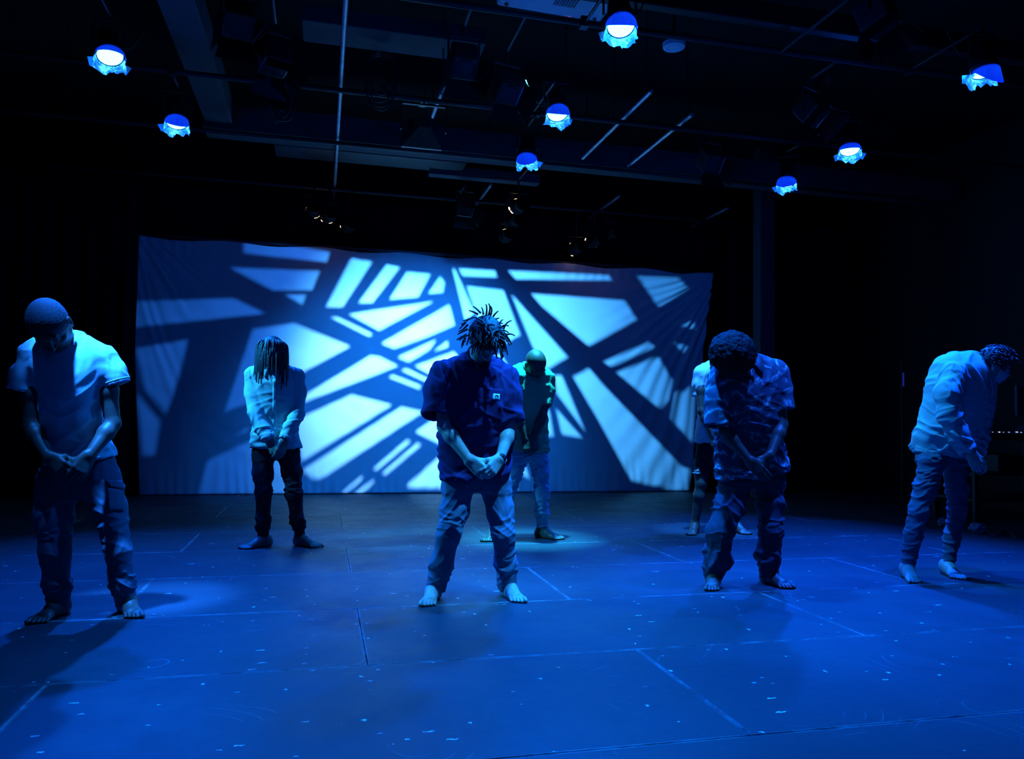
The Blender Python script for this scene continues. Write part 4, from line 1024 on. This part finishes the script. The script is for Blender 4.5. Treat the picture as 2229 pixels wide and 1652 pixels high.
def twists():
    H = p3['head']; s, f, t = head_axes(p3['up'], p3['face']); rg = random.Random(8); paths = []
    Yp = H[1]-.02
    # strands measured on the photo: root -> tip
    for (x0, y0), (x1, y1), bend in (((1046, 681), (1030, 667), .1), ((1052, 684), (1048, 669), -.3), ((1058, 688), (1058, 662), -.4), ((1062, 690), (1064, 661), -.9), ((1065, 692), (1068, 666), -1.0), ((1070, 695), (1085, 677), .2),
            ((1040, 684), (1021, 676), .2), ((1068, 694), (1087, 692), -1), ((1080, 700), (1095, 704), -.8), ((1084, 712), (1103, 727), -.9), ((1090, 728), (1102, 737), .1), ((1014, 700), (1000, 716), .6), ((1018, 706), (998, 722), .9),
            ((1018, 716), (996, 728), .3), ((1016, 728), (994, 740), .2), ((1014, 735), (1005, 757), -.6), ((1020, 694), (1004, 706), .7), ((1030, 690), (1008, 698), .6), ((1012, 742), (1008, 752), -.4)):
        a = at(x0, y0, Yp+rg.uniform(-.03, .03)); b = at(x1, y1, Yp+rg.uniform(-.06, .04)); m = (a+b)/2; dd = b-a; m = m+np.array([-dd[2], 0, dd[0]])*bend*.3+np.array([0, 0, .008])
        paths.append([(1-u)**2*a+2*u*(1-u)*m+u*u*b-p3['org'] for u in np.linspace(0, 1, 9)])
    for i in range(120):
        a = rg.uniform(0, 2*math.pi); e = rg.uniform(.05, 1.3); d = unit(s*math.sin(a)*math.cos(e)+f*math.cos(a)*math.cos(e)*.9+t*math.sin(e))
        if d @ f > .75: continue
        p0 = H+s*(d @ s)*.08+f*(d @ f)*.095+t*((d @ t)*.09+.02); q = [p0-d*.01]; x = p0.copy(); w_ = np.cross(d, (rg.uniform(-1, 1), rg.uniform(-1, 1), rg.uniform(-1, 1))); v = unit(unit(w_)+d*rg.uniform(0, .5)); L = rg.uniform(.06, .11)
        for j in range(8):
            v = unit(v+np.array([0, 0, -.22])+d*.05+np.array([rg.uniform(-.1, .1)]*3)); x = x+v*L/8
            r = x-H; 
            if np.linalg.norm(r) < .112: x = H+unit(r)*.112
            q.append(x.copy())
        paths.append(np.array(q)-p3['org'])
    o = link('twists', tubes_mesh('twists', paths, [(.0068, .0034)]*len(paths), 7), HAIR, p3['body']); o['kind'] = 'stuff'
twists()
O3 = p3['org']
patch('chest_pocket', p3['T'], [(1059, 845), (1094, 848), (1092, 916), (1056, 902)], 14, 24, MATS['navy_cotton'], p3['shirt'], O3, .005, .004)
patch('pocket_label', p3['T'], [(1072, 857), (1086, 858), (1085, 871), (1071, 870)], 4, 4, mat('label_white', (.6, .66, .7), .7), p3['shirt'], O3, .0095, .002)
def label_mark():   # small dark curl mark on the pocket label
    pts = []
    for t in np.linspace(.6, 5.0, 12):
        s = surf(p3['T'], 1079.2+3.4*math.cos(t), 864.4-3.6*math.sin(t), .0115); pts.append(np.array(s[0])-O3)
    pts2 = []
    for t in np.linspace(-.4, 2.6, 8):
        s = surf(p3['T'], 1080.5+1.5*math.cos(t), 865.4-1.4*math.sin(t), .0115); pts2.append(np.array(s[0])-O3)
    link('label_mark', tubes_mesh('label_mark', [pts, pts2], [(.0028, .0008), (.002, .0008)], 5), mat('label_dark', (.03, .02, .06), .8), p3['shirt'])
label_mark()
wr = at(1088, 1000, 4.52-.22); el = at(1108, 935, 4.52-.05); d = unit(wr-el); a = unit(np.cross(d, (0, 1, 0))); b = np.cross(d, a); c0 = wr-d*.012
wb = link('wristband', tubes_mesh('wristband', [[c0+(a*math.cos(t)+b*math.sin(t))*.031-O3+d*z for t in np.linspace(0, 2*math.pi, 25)] for z in (-.005, .002, .009)], [(.0045, .0045)]*3, 6), mat('band_black', (.02, .02, .03), .5), p3['body'])
link('watch_face', tubes_mesh('watch_face', [[c0-O3+a*.0*1+(-a if (at(1095, 1000, 4.3)-wr) @ a < 0 else a)*.034-d*.014, c0-O3+(-a if (at(1095, 1000, 4.3)-wr) @ a < 0 else a)*.034+d*.016]], [(.007, .007)], 6), mat('watch_metal', (.8, .85, .9), .2, .5), wb)

# ---- dancer: green tee, shaved head, behind the centre dancer
p4 = build(dict(Y=6.62, h=.005, hc=.0062, label='person with a shaved head in a green T-shirt and rumpled light jeans',
    skin=SK_D, hsz=1.12, up=(.1, -.86, .5), face=(.25, -.45, -.86), head=(1166, 792, -.2), neck=(1150, 812, -.08), neckr=.052,
    torso=[(790, 1138, 1165, -.06, .06), (797, 1120, 1182, -.06, .085), (812, 1110, 1200, -.06, .11), (835, 1112, 1198, -.06, .12), (870, 1114, 1192, -.05, .12), (920, 1114, 1190, -.02, .12), (955, 1112, 1191, 0, .12), (990, 1110, 1193, .01, .125)],
    hemL=(1110, 979), hemR=(1193, 982),
    hips=[(955, 1120, 1184, .02, .1), (985, 1115, 1191, .02, .105), (1004, 1114, 1192, .03, .1)],
    hipL=(1128, 990, .02), hipR=(1172, 990, .02), kneeL=(1108, 1070, -.03), kneeR=(1178, 1066, -.03), ankL=(1073, 1160, .0), ankR=(1181, 1154, .0), toeL=(1056, 1181), toeR=(1223, 1176),
    legL=[(1130, 994, .02, .08), (1120, 1030, 0, .07), (1108, 1070, -.03, .06), (1090, 1120, -.01, .052), (1077, 1152, .0, .045)],
    legR=[(1171, 994, .02, .082), (1177, 1030, 0, .07), (1179, 1070, -.03, .064), (1179, 1115, -.01, .056), (1180, 1150, .0, .048)],
    shL=(1117, 822, -.06), shR=(1194, 826, -.06), elL=(1128, 903, -.15), elR=(1181, 906, -.15), wrL=(1145, 956, -.18), wrR=(1161, 952, -.18), haL=(1147, 972, -.2), haR=(1165, 970, -.2),
    slL=[(1118, 820, -.06, .058), (1116, 850, -.08, .062), (1117, 880, -.11, .06)], slR=[(1193, 824, -.06, .056), (1192, 850, -.08, .058), (1187, 882, -.11, .056)],
    trmat=fabric('pale_denim', (.34, .42, .52), bump=.4), trdisp=wrinkles('stack', 5, 1.0, (0, .9)),
    topmat=fabric('green_cotton', (.10, .42, .22)), topname='t_shirt', topdisp=wrinkles('tee', 6, .8, (.8, 1.5)), collar='crew', cuffs=True))

# ---- dancer: white tee, mostly hidden behind the patterned shirt
p5 = build(dict(Y=6.71, h=.0055, hc=.007, label='person in a white T-shirt and black shorts, mostly hidden behind the patterned shirt',
    skin=SK_D, up=(0, -.6, .75), face=(0, -.7, -.6), head=(1566, 775, -.2), neck=(1562, 800, -.08), neckr=.052,
    torso=[(786, 1548, 1576, -.06, .06), (793, 1532, 1592, -.06, .085), (806, 1518, 1606, -.06, .11), (830, 1518, 1606, -.06, .12), (870, 1522, 1602, -.05, .12), (920, 1519, 1602, -.02, .12), (950, 1515, 1604, 0, .12), (975, 1513, 1606, .01, .125)],
    hemL=(1513, 961), hemR=(1606, 960),
    hips=[(940, 1524, 1596, .02, .1), (970, 1518, 1602, .02, .105), (992, 1517, 1603, .03, .1)],
    hipL=(1540, 980, .02), hipR=(1584, 980, .02), kneeL=(1526, 1052, -.03), kneeR=(1592, 1052, -.03), ankL=(1512, 1144, .0), ankR=(1603, 1142, .0), toeL=(1502, 1168), toeR=(1627, 1165),
    legL=[(1538, 984, .02, .085), (1530, 1010, 0, .083), (1526, 1034, -.01, .08)],
    legR=[(1583, 984, .02, .085), (1590, 1010, 0, .083), (1594, 1034, -.01, .08)], legname='shorts',
    shL=(1524, 814, -.06), shR=(1600, 814, -.06), elL=(1527, 895, -.12), elR=(1597, 895, -.12), wrL=(1552, 950, -.18), wrR=(1574, 950, -.18), haL=(1557, 968, -.2), haR=(1570, 968, -.2),
    slL=[(1526, 812, -.05, .06), (1523, 838, -.05, .062), (1522, 862, -.05, .064)], slR=[(1598, 812, -.05, .06), (1601, 838, -.05, .062), (1602, 862, -.05, .064)],
    trmat=fabric('black_jersey', (.015, .015, .02)), trdisp=wrinkles('trousers', 7, .6, (0, .9)),
    topmat=MATS['white_cotton'], topname='t_shirt', topdisp=wrinkles('tee', 8, .7, (.8, 1.5)), collar='crew', cuffs=True))
shell_hair(p5, .007, m=HAIRB, amp=.002, fr=150)
tT = bvh(p5['trousers'], p5['org']); LW = mat('print_white', (.6, .65, .7), .7)
for k, (q) in enumerate(([(1507, 1007), (1510.5, 1007), (1511, 1026), (1507, 1026)], [(1508, 1028), (1523, 1029), (1523, 1031.5), (1508, 1031)])): patch('trim_stripe', tT, q, 3, 3, LW, p5['trousers'], p5['org'], .003, .002)
for k in range(3):   # three slanted bars forming a small peak mark
    x = 1513+k*3.2; hgt = 3+k*1.6
    patch('emblem_bar', tT, [(x-.8, 1027-hgt), (x+1.2, 1027.6-hgt), (x+2.4, 1027), (x-.2, 1027)], 1, 2, LW, p5['trousers'], p5['org'], .004, .002)

# ---- dancer: patterned camp shirt, rounded afro, right
def wave_shirt():
    m = bpy.data.materials.new('wave_print'); m.use_nodes = True; nt = m.node_tree; L = nt.links; N = nt.nodes.new; b = nt.nodes['Principled BSDF']; b.inputs['Roughness'].default_value = .85
    tc = N('ShaderNodeTexCoord'); mp = N('ShaderNodeMapping'); mp.inputs['Scale'].default_value = (1, 1, 1); mp.inputs['Rotation'].default_value = (0, .12, 0); L.new(tc.outputs['Object'], mp.inputs[0])
    n = N('ShaderNodeTexNoise'); n.inputs['Scale'].default_value = 6; n.inputs['Detail'].default_value = 5; n.inputs['Distortion'].default_value = .6; L.new(mp.outputs[0], n.inputs[0])
    sp = N('ShaderNodeSeparateXYZ'); L.new(mp.outputs[0], sp.inputs[0])
    a = N('ShaderNodeMath'); a.operation = 'MULTIPLY_ADD'; L.new(n.outputs['Fac'], a.inputs[0]); a.inputs[1].default_value = .34; L.new(sp.outputs['Z'], a.inputs[2])
    s = N('ShaderNodeMath'); s.operation = 'MULTIPLY'; s.inputs[1].default_value = 11.5; L.new(a.outputs[0], s.inputs[0])
    f = N('ShaderNodeMath'); f.operation = 'PINGPONG'; f.inputs[1].default_value = .5; L.new(s.outputs[0], f.inputs[0])
    r = N('ShaderNodeValToRGB'); e = r.color_ramp.elements; e[0].position = 0; e[0].color = (1, 1, 1, 1); e[1].position = .07; e[1].color = (.25, .25, .25, 1); x = r.color_ramp.elements.new(.26); x.color = (0, 0, 0, 1); L.new(f.outputs[0], r.inputs[0])
    n2 = N('ShaderNodeTexNoise'); n2.inputs['Scale'].default_value = 13; n2.inputs['Detail'].default_value = 4; L.new(tc.outputs['Object'], n2.inputs[0])
    r2 = N('ShaderNodeMapRange'); r2.inputs[1].default_value = .38; r2.inputs[2].default_value = .6; L.new(n2.outputs['Fac'], r2.inputs[0])
    mu = N('ShaderNodeMath'); mu.operation = 'MULTIPLY'; L.new(r.outputs[0], mu.inputs[0]); L.new(r2.outputs[0], mu.inputs[1])
    mx = N('ShaderNodeMix'); mx.data_type = 'RGBA'; mx.inputs[6].default_value = (.05, .06, .10, 1); mx.inputs[7].default_value = (.85, .9, .9, 1); L.new(mu.outputs[0], mx.inputs[0]); L.new(mx.outputs[2], b.inputs['Base Color'])
    MATS['wave_print'] = m; return m
p6 = build(dict(Y=4.58, label='person with a rounded afro in a wavy-patterned short-sleeved shirt and dark joggers',
    skin=SK_D, up=(-.1, -.85, .5), face=(-.1, -.45, -.85), head=(1604, 768, -.2), neck=(1622, 800, -.1), neckr=.056,
    torso=[(772, 1618, 1655, -.06, .06), (780, 1600, 1672, -.06, .085), (797, 1568, 1694, -.06, .11), (825, 1562, 1698, -.07, .125), (870, 1564, 1694, -.07, .13), (925, 1562, 1694, -.04, .13), (975, 1562, 1702, 0, .13), (1015, 1562, 1710, .01, .135), (1055, 1563, 1706, .01, .135)],
    hemL=(1560, 1044), hemR=(1712, 1022),
    hips=[(990, 1572, 1698, .02, .11), (1030, 1568, 1704, .02, .115), (1062, 1567, 1704, .03, .11)],
    hipL=(1600, 1048, .02), hipR=(1674, 1046, .02), kneeL=(1562, 1148, -.04), kneeR=(1678, 1148, -.04), ankL=(1553, 1258, .0), ankR=(1674, 1254, .0), toeL=(1549, 1297), toeR=(1728, 1287),
    legL=[(1600, 1052, .02, .095), (1586, 1100, 0, .09), (1568, 1155, -.04, .082), (1560, 1215, -.01, .078), (1554, 1246, .0, .06), (1553, 1262, .0, .05)],
    legR=[(1674, 1050, .02, .092), (1676, 1100, 0, .085), (1678, 1155, -.04, .074), (1672, 1215, -.01, .066), (1673, 1244, .0, .056), (1674, 1258, .0, .048)],
    shL=(1568, 822, -.07), shR=(1690, 806, -.07), elL=(1578, 940, -.14), elR=(1702, 925, -.14), wrL=(1632, 1004, -.22), wrR=(1676, 992, -.22), haL=(1660, 1032, -.25), haR=(1662, 1016, -.22),
    curlL=(.08, .12, .1), curlR=(.5, .7, .5),
    slL=[(1568, 820, -.07, .068), (1562, 870, -.1, .072), (1559, 928, -.13, .072)], slR=[(1690, 804, -.07, .066), (1698, 845, -.09, .068), (1706, 892, -.12, .066)],
    trmat=fabric('charcoal_jersey', (.05, .055, .08)), trdisp=wrinkles('trousers', 9, 1.3, (0, .9)),
    topmat=wave_shirt(), topname='camp_shirt', topdisp=wrinkles('tee', 9, .8, (.8, 1.5)), collar='flap', cuffs=True))
def afro(p, R0, c, m=mat('afro_hair', (.008, .007, .009), .8, bump=.6, bscale=220, spec=.2)):
    F = Field(p['head']-.24, p['head']+.24, .006); s, f, t = head_axes(p['up'], p['face'])
    C = at(c[0], c[1], p['Y']-.205); F.ell(C, np.array([s, f, t]), (R0, R0*.98, R0*.92), .01); F.ell(p['head']+f*.105-t*.07, np.array([s, f, t]), (.055, .05, .06), .02, cut=True)
    def d(V, N): return .012*noise(V*24)+.010*noise(V*60)+.006*noise(V*120)
    return mesh_obj('hair', F, m, p['body'], p['org'], d, 0)
afro(p6, .145, (1595, 768))
for y in (856, 890, 925, 960, 995):
    s = surf(p6['T'], 1626, y, .002)
    if s:
        o = simple('button', lambda bm: b_cyl(bm, (0, 0, 0), s[1]*.003, .0055, n=10), mat('button_dark', (.05, .05, .08), .3), p6['shirt']); o.location = s[0]-Vector(p6['org'])

# ---- dancer: sweatshirt and face mask, bowing in profile at the far right
p7 = build(dict(Y=4.6, label='person in a loose pale sweatshirt and face mask, bowing sideways at the far right', footflip=1,
    skin=SK_L, up=(.42, -.30, .86), face=(.62, -.42, -.66), head=(2165, 792, -.16), neck=(2112, 786, -.03), neckr=.056,
    torso=[(768, 2078, 2106, -.02, .07), (775, 2062, 2124, -.02, .11), (792, 2048, 2138, -.03, .15), (820, 2038, 2146, -.03, .175), (860, 2027, 2148, -.02, .18), (905, 2014, 2146, 0, .17), (945, 2004, 2130, .01, .16), (985, 1998, 2112, .02, .155), (1010, 1998, 2106, .02, .15)],
    hemL=(1996, 976), hemR=(2108, 994),
    hips=[(950, 2006, 2106, .02, .12), (985, 2002, 2104, .02, .125), (1010, 2003, 2102, .03, .12)],
    hipL=(2024, 1000, -.05), hipR=(2078, 1000, .07), kneeL=(2006, 1108, -.07), kneeR=(2084, 1110, .05), ankL=(1975, 1236, -.02), ankR=(2062, 1232, .04), toeL=(2000, 1275), toeR=(2106, 1271),
    legL=[(2026, 1008, -.04, .085), (2016, 1060, -.05, .074), (2002, 1110, -.06, .060), (1986, 1170, -.04, .055), (1977, 1230, -.02, .044)],
    legR=[(2078, 1008, .06, .08), (2083, 1060, .06, .07), (2084, 1110, .05, .058), (2072, 1170, .05, .05), (2063, 1226, .04, .042)],
    shL=(2076, 812, -.16), shR=(2110, 812, .12), elL=(2066, 905, -.2), elR=(2128, 915, .03), wrL=(2112, 985, -.26), wrR=(2124, 988, -.16), haL=(2126, 1012, -.29), haR=(2136, 1014, -.16),
    palmL=(.6, .75, -.2), thumbL=(.8, -.3, .5), palmR=(-.3, -.2, -.9), thumbR=(-.3, -.8, .2), curlL=(.4, .7, .5), curlR=(.5, .7, .5),
    slL=[(2076, 812, -.14, .072), (2064, 860, -.17, .074), (2066, 903, -.19, .068), (2086, 945, -.22, .056), (2108, 980, -.25, .048)],
    slR=[(2110, 812, .1, .07), (2126, 860, .06, .068), (2132, 915, .02, .06), (2130, 950, -.06, .052), (2125, 982, -.13, .046)],
    trmat=fabric('slate_stretch', (.10, .12, .18)), trdisp=wrinkles('stack', 10, .8, (0, .9)),
    topmat=fabric('pale_fleece', (.46, .54, .58)), topname='sweatshirt', topdisp=wrinkles('tee', 12, 1.1, (.8, 1.5)), collar='crew', cuffs=True, armk=.02, nhole=.062))
# longer undershirt showing below the sweatshirt
F = Field((at(1990, 1010, 4.6)[0]-.1, 4.25, .7), (at(2120, 1010, 4.6)[0]+.1, 5.0, 1.1), .0065)
F.stack(torso_rows([(940, 2004, 2116, .02, .145), (975, 1999, 2110, .02, .148), (1015, 1996, 2104, .02, .15)], 4.6), .03)
hl, hr = at(1996, 983, 4.6), at(2104, 1004, 4.6); n = np.cross(hr-hl, (0, 1, 0)); n = n if n[2] < 0 else -n
F.plane(hl, n, .05); mesh_obj('undershirt', F, fabric('pale_jersey', (.5, .58, .6)), p7['body'], p7['org'], wrinkles('stack', 3, .5))
def curls():
    s, f, t = head_axes(p7['up'], p7['face']); H = p7['head']; rg = random.Random(5); paths = []
    for i in range(230):
        a = rg.uniform(0, 2*math.pi); e = rg.uniform(-.25, 1.5); d = unit(s*math.sin(a)*math.cos(e)+f*math.cos(a)*math.cos(e)+t*math.sin(e))
        if d @ f > .55 and d @ t < .5: continue
        p0 = H+s*(d @ s)*.082+f*(d @ f)*.1+t*((d @ t)*.092+.02); u = unit(np.cross(d, (rg.uniform(-1, 1), rg.uniform(-1, 1), rg.uniform(-1, 1)))); v = np.cross(d, u); r = rg.uniform(.009, .016); L = rg.uniform(.02, .05); ph = rg.uniform(0, 6)
        paths.append([p0+d*(L*q)+(u*math.cos(ph+q*8)+v*math.sin(ph+q*8))*r+np.array([0, 0, -.02*q*q])-p7['org'] for q in np.linspace(0, 1, 12)])
    o = link('curls', tubes_mesh('curls', paths, [(.0058, .003)]*len(paths), 6), mat('curly_hair', (.05, .045, .05), .45), p7['body']); o['kind'] = 'stuff'
shell_hair(p7, .012, cut=-.02, amp=.005, fr=60, m=mat('curly_hair', (.05, .045, .05), .45)); curls()
def mask():
    s, f, t = head_axes(p7['up'], p7['face']); H = p7['head']; V = []; Fc = []; nu, nv = 16, 12
    for j in range(nv+1):
        for i in range(nu+1):
            u = -1+2*i/nu; v = j/nv; a = u*1.25
            r = .085+.012*math.cos(u*1.4)+.0025*math.cos(v*6*math.pi)
            z = .0-.105*v
            V.append(tuple(H+s*math.sin(a)*(.068)+f*(math.cos(a)*(.055+.05*(1-abs(2*v-.9)*.35))+.01+.0025*math.cos(v*6*math.pi))+t*(z+.01*(1-abs(u))*(1-v))-p7['org']))
    for j in range(nv):
        for i in range(nu): k = j*(nu+1)+i; Fc.append((k, k+1, k+nu+2, k+nu+1))
    me = bpy.data.meshes.new('face_mask'); me.from_pydata(V, [], Fc); me.polygons.foreach_set('use_smooth', [True]*len(me.polygons)); o = link('face_mask', me, mat('mask_white', (.6, .68, .75), .8), p7['body']); m_ = o.modifiers.new('t', 'SOLIDIFY'); m_.thickness = .003
    loops = []
    for g in (-1, 1):
        e = H+s*.078*g-f*.008-t*.01
        loops += [[H+s*.066*g+f*.035+t*.0-p7['org'], (H+s*.078*g+f*.02+t*.012)-p7['org'], e+t*.03-p7['org']], [H+s*.06*g+f*.035-t*.09-p7['org'], (H+s*.074*g+f*.01-t*.05)-p7['org'], e-t*.03-p7['org']]]
    link('ear_loop', tubes_mesh('ear_loop', loops, [(.0015, .0015)]*4, 5), MATS['mask_white'], o)
mask()
# ------------------------------------------------------------------ equipment table at the right edge
TY = 7.0
tb0 = at(2128, 950, TY); zt = .93
tx0, tx1 = at(2120, 950, TY)[0], RX1-.15
tbl = empty('equipment_table', ((tx0+tx1)/2, TY+.3, 0)); tag(tbl, 'dark equipment table with shelves behind the bowing dancer in the sweatshirt', 'table')
hw = (tx1-tx0)/2
simple('table_top', lambda bm: b_box(bm, (-hw, -.3, zt-.04), (hw, .35, zt), bev=.005), M_METAL, tbl)
simple('shelf', lambda bm: b_box(bm, (-hw+.02, -.28, .5), (hw-.02, .33, .53)), M_METAL, tbl)
simple('shelf', lambda bm: b_box(bm, (-hw+.02, -.28, .22), (hw-.02, .33, .25)), M_METAL, tbl)
for sx in (-1, 1):
    for sy in (-.27, .3): simple('leg', lambda bm: b_box(bm, (sx*(hw-.04)-.025, sy-.02, 0), (sx*(hw-.04)+.025, sy+.02, zt-.04)), M_METAL, tbl)
con = empty('lighting_console', ((tx0+tx1)/2+.05, TY+.22, zt)); tag(con, 'low control console with a row of tiny white and blue lights', 'console')
simple('body', lambda bm: b_box(bm, (-hw+.1, -.2, 0), (hw-.15, .2, .07), bev=.008), M_METAL, con)
rg = random.Random(2)
for k in range(13):
    x = -hw+.14+k*(2*hw-.4)/13+rg.uniform(-.02, .02); s = rg.choice((.005, .007, .012))
    simple('button_light', lambda bm: b_box(bm, (x, -.207, .045), (x+s*2.2, -.199, .045+s)), emis('white_led', (.8, .9, 1), 2.2) if rg.random() < .5 else emis('blue_led', (.2, .3, 1), 2), con)
mp = at(2229, 870, TY+.1)
mon = empty('monitor', (at(2213, 905, TY+.25)[0]+.14, TY+.25, zt)); tag(mon, 'black flat monitor standing on the table at the right edge', 'monitor')
zb = at(2220, 905, TY+.25)[2]-zt; z1 = at(2220, 838, TY+.25)[2]-zt
simple('screen', lambda bm: b_box(bm, (-.14, 0, zb), (.26, .03, z1), bev=.01), mat('monitor_case', (.03, .035, .06), .35), mon)
simple('bezel', lambda bm: (b_box(bm, (-.14, -.006, z1-.012), (.26, .0, z1)), b_box(bm, (-.14, -.006, zb), (-.128, 0, z1))), mat('bezel', (.2, .2, .35), .3), mon)
simple('stand', lambda bm: (b_box(bm, (.02, .01, .01), (.1, .03, zb+.02)), b_box(bm, (-.06, -.08, 0), (.18, .1, .012))), M_METAL, mon)
nb = at(2222, 900, TY+.12)
nbk = simple('paper_sheet', lambda bm: [bm.faces.new([bm.verts.new(v) for v in ((-.03, 0, .11), (.12, 0, .11), (.12, -.01, .0), (.03, -.01, .0))])], mat('paper', (.6, .62, .65), .8))
nbk.location = (nb[0], nb[1]+.02, zt+.002); sm = nbk.modifiers.new('t', 'SOLIDIFY'); sm.thickness = .002
tag(nbk, 'pale paper sheet leaning below the monitor at the right edge', 'paper')
# things on the shelves and the floor
for (px, py, sc_, lb) in ((2140, 1142, .055, 'small crumpled cloth glinting blue on the floor under the table'), (2226, 1160, .07, 'tangle of shiny wrap at the right edge under the table')):
    P = on_z(px, py+18); bm = bmesh.new(); bmesh.ops.create_icosphere(bm, subdivisions=3, radius=sc_); r_ = random.Random(px)
    for v in bm.verts: v.co *= 1+r_.uniform(-.3, .25); v.co.z = max(v.co.z*.8, -.6*sc_)
    zmin = min(v.co.z for v in bm.verts)
    for v in bm.verts: v.co.z -= zmin
    o = link('crumpled_cloth', bm_mesh(bm, 'crumpled_cloth'), mat('shiny_wrap', (.25, .27, .4), .35)); o.location = (P[0], P[1]+.5, 0); tag(o, lb, 'cloth')
pts = []
for t in np.linspace(0, 1, 24):
    P = on_z(2150+75*t, 1160+8*math.sin(t*9)+6*t); pts.append((P[0], P[1], .009))
o = link('floor_cable', tubes_mesh('floor_cable', [pts], [(.007, .007)]), mat('cable_rubber', (.1, .1, .14), .4)); tag(o, 'loose cable snaking across the floor below the equipment table', 'cable')
for k, (dx, w_, h_) in enumerate(((-.6, .34, .18), (-.1, .28, .2), (.35, .4, .16))):
    if abs(dx)+w_/2 > hw-.08: continue
    o = empty('gear_box', (tbl.location.x+dx, TY+.3, .53)); tag(o, ['flat black gear case on the left of the upper table shelf', 'taller black gear case in the middle of the upper table shelf', 'wide black gear case on the right of the upper table shelf'][k], 'case', 'gear cases on the table shelf')
    simple('case', lambda bm: b_box(bm, (-w_/2, -.18, 0), (w_/2, .18, h_), bev=.01), M_METAL, o)
    simple('handle', lambda bm: b_box(bm, (-.05, -.2, h_*.5), (.05, -.18, h_*.5+.02), bev=.004), mat('handle_grey', (.12, .12, .16), .4), o)
# added glowing strip and post in place of a small blue glow
ip = at(1966, 826, 8.6)
o = empty('blue_glow', (ip[0], 8.6, 0)); tag(o, 'added slim stand with a strip imitating a small blue glow, right of the column', 'light')
simple('post', lambda bm: (b_box(bm, (-.015, 0, 0), (.015, .03, 1.9)), b_box(bm, (-.12, -.1, 0), (.12, .13, .02))), M_METAL, o)
simple('glow_strip', lambda bm: b_box(bm, (-.012, -.006, ip[2]-.09), (.012, 0, ip[2]+.09), bev=.004), emis('glow_blue', (.02, .03, .5), .4), o)
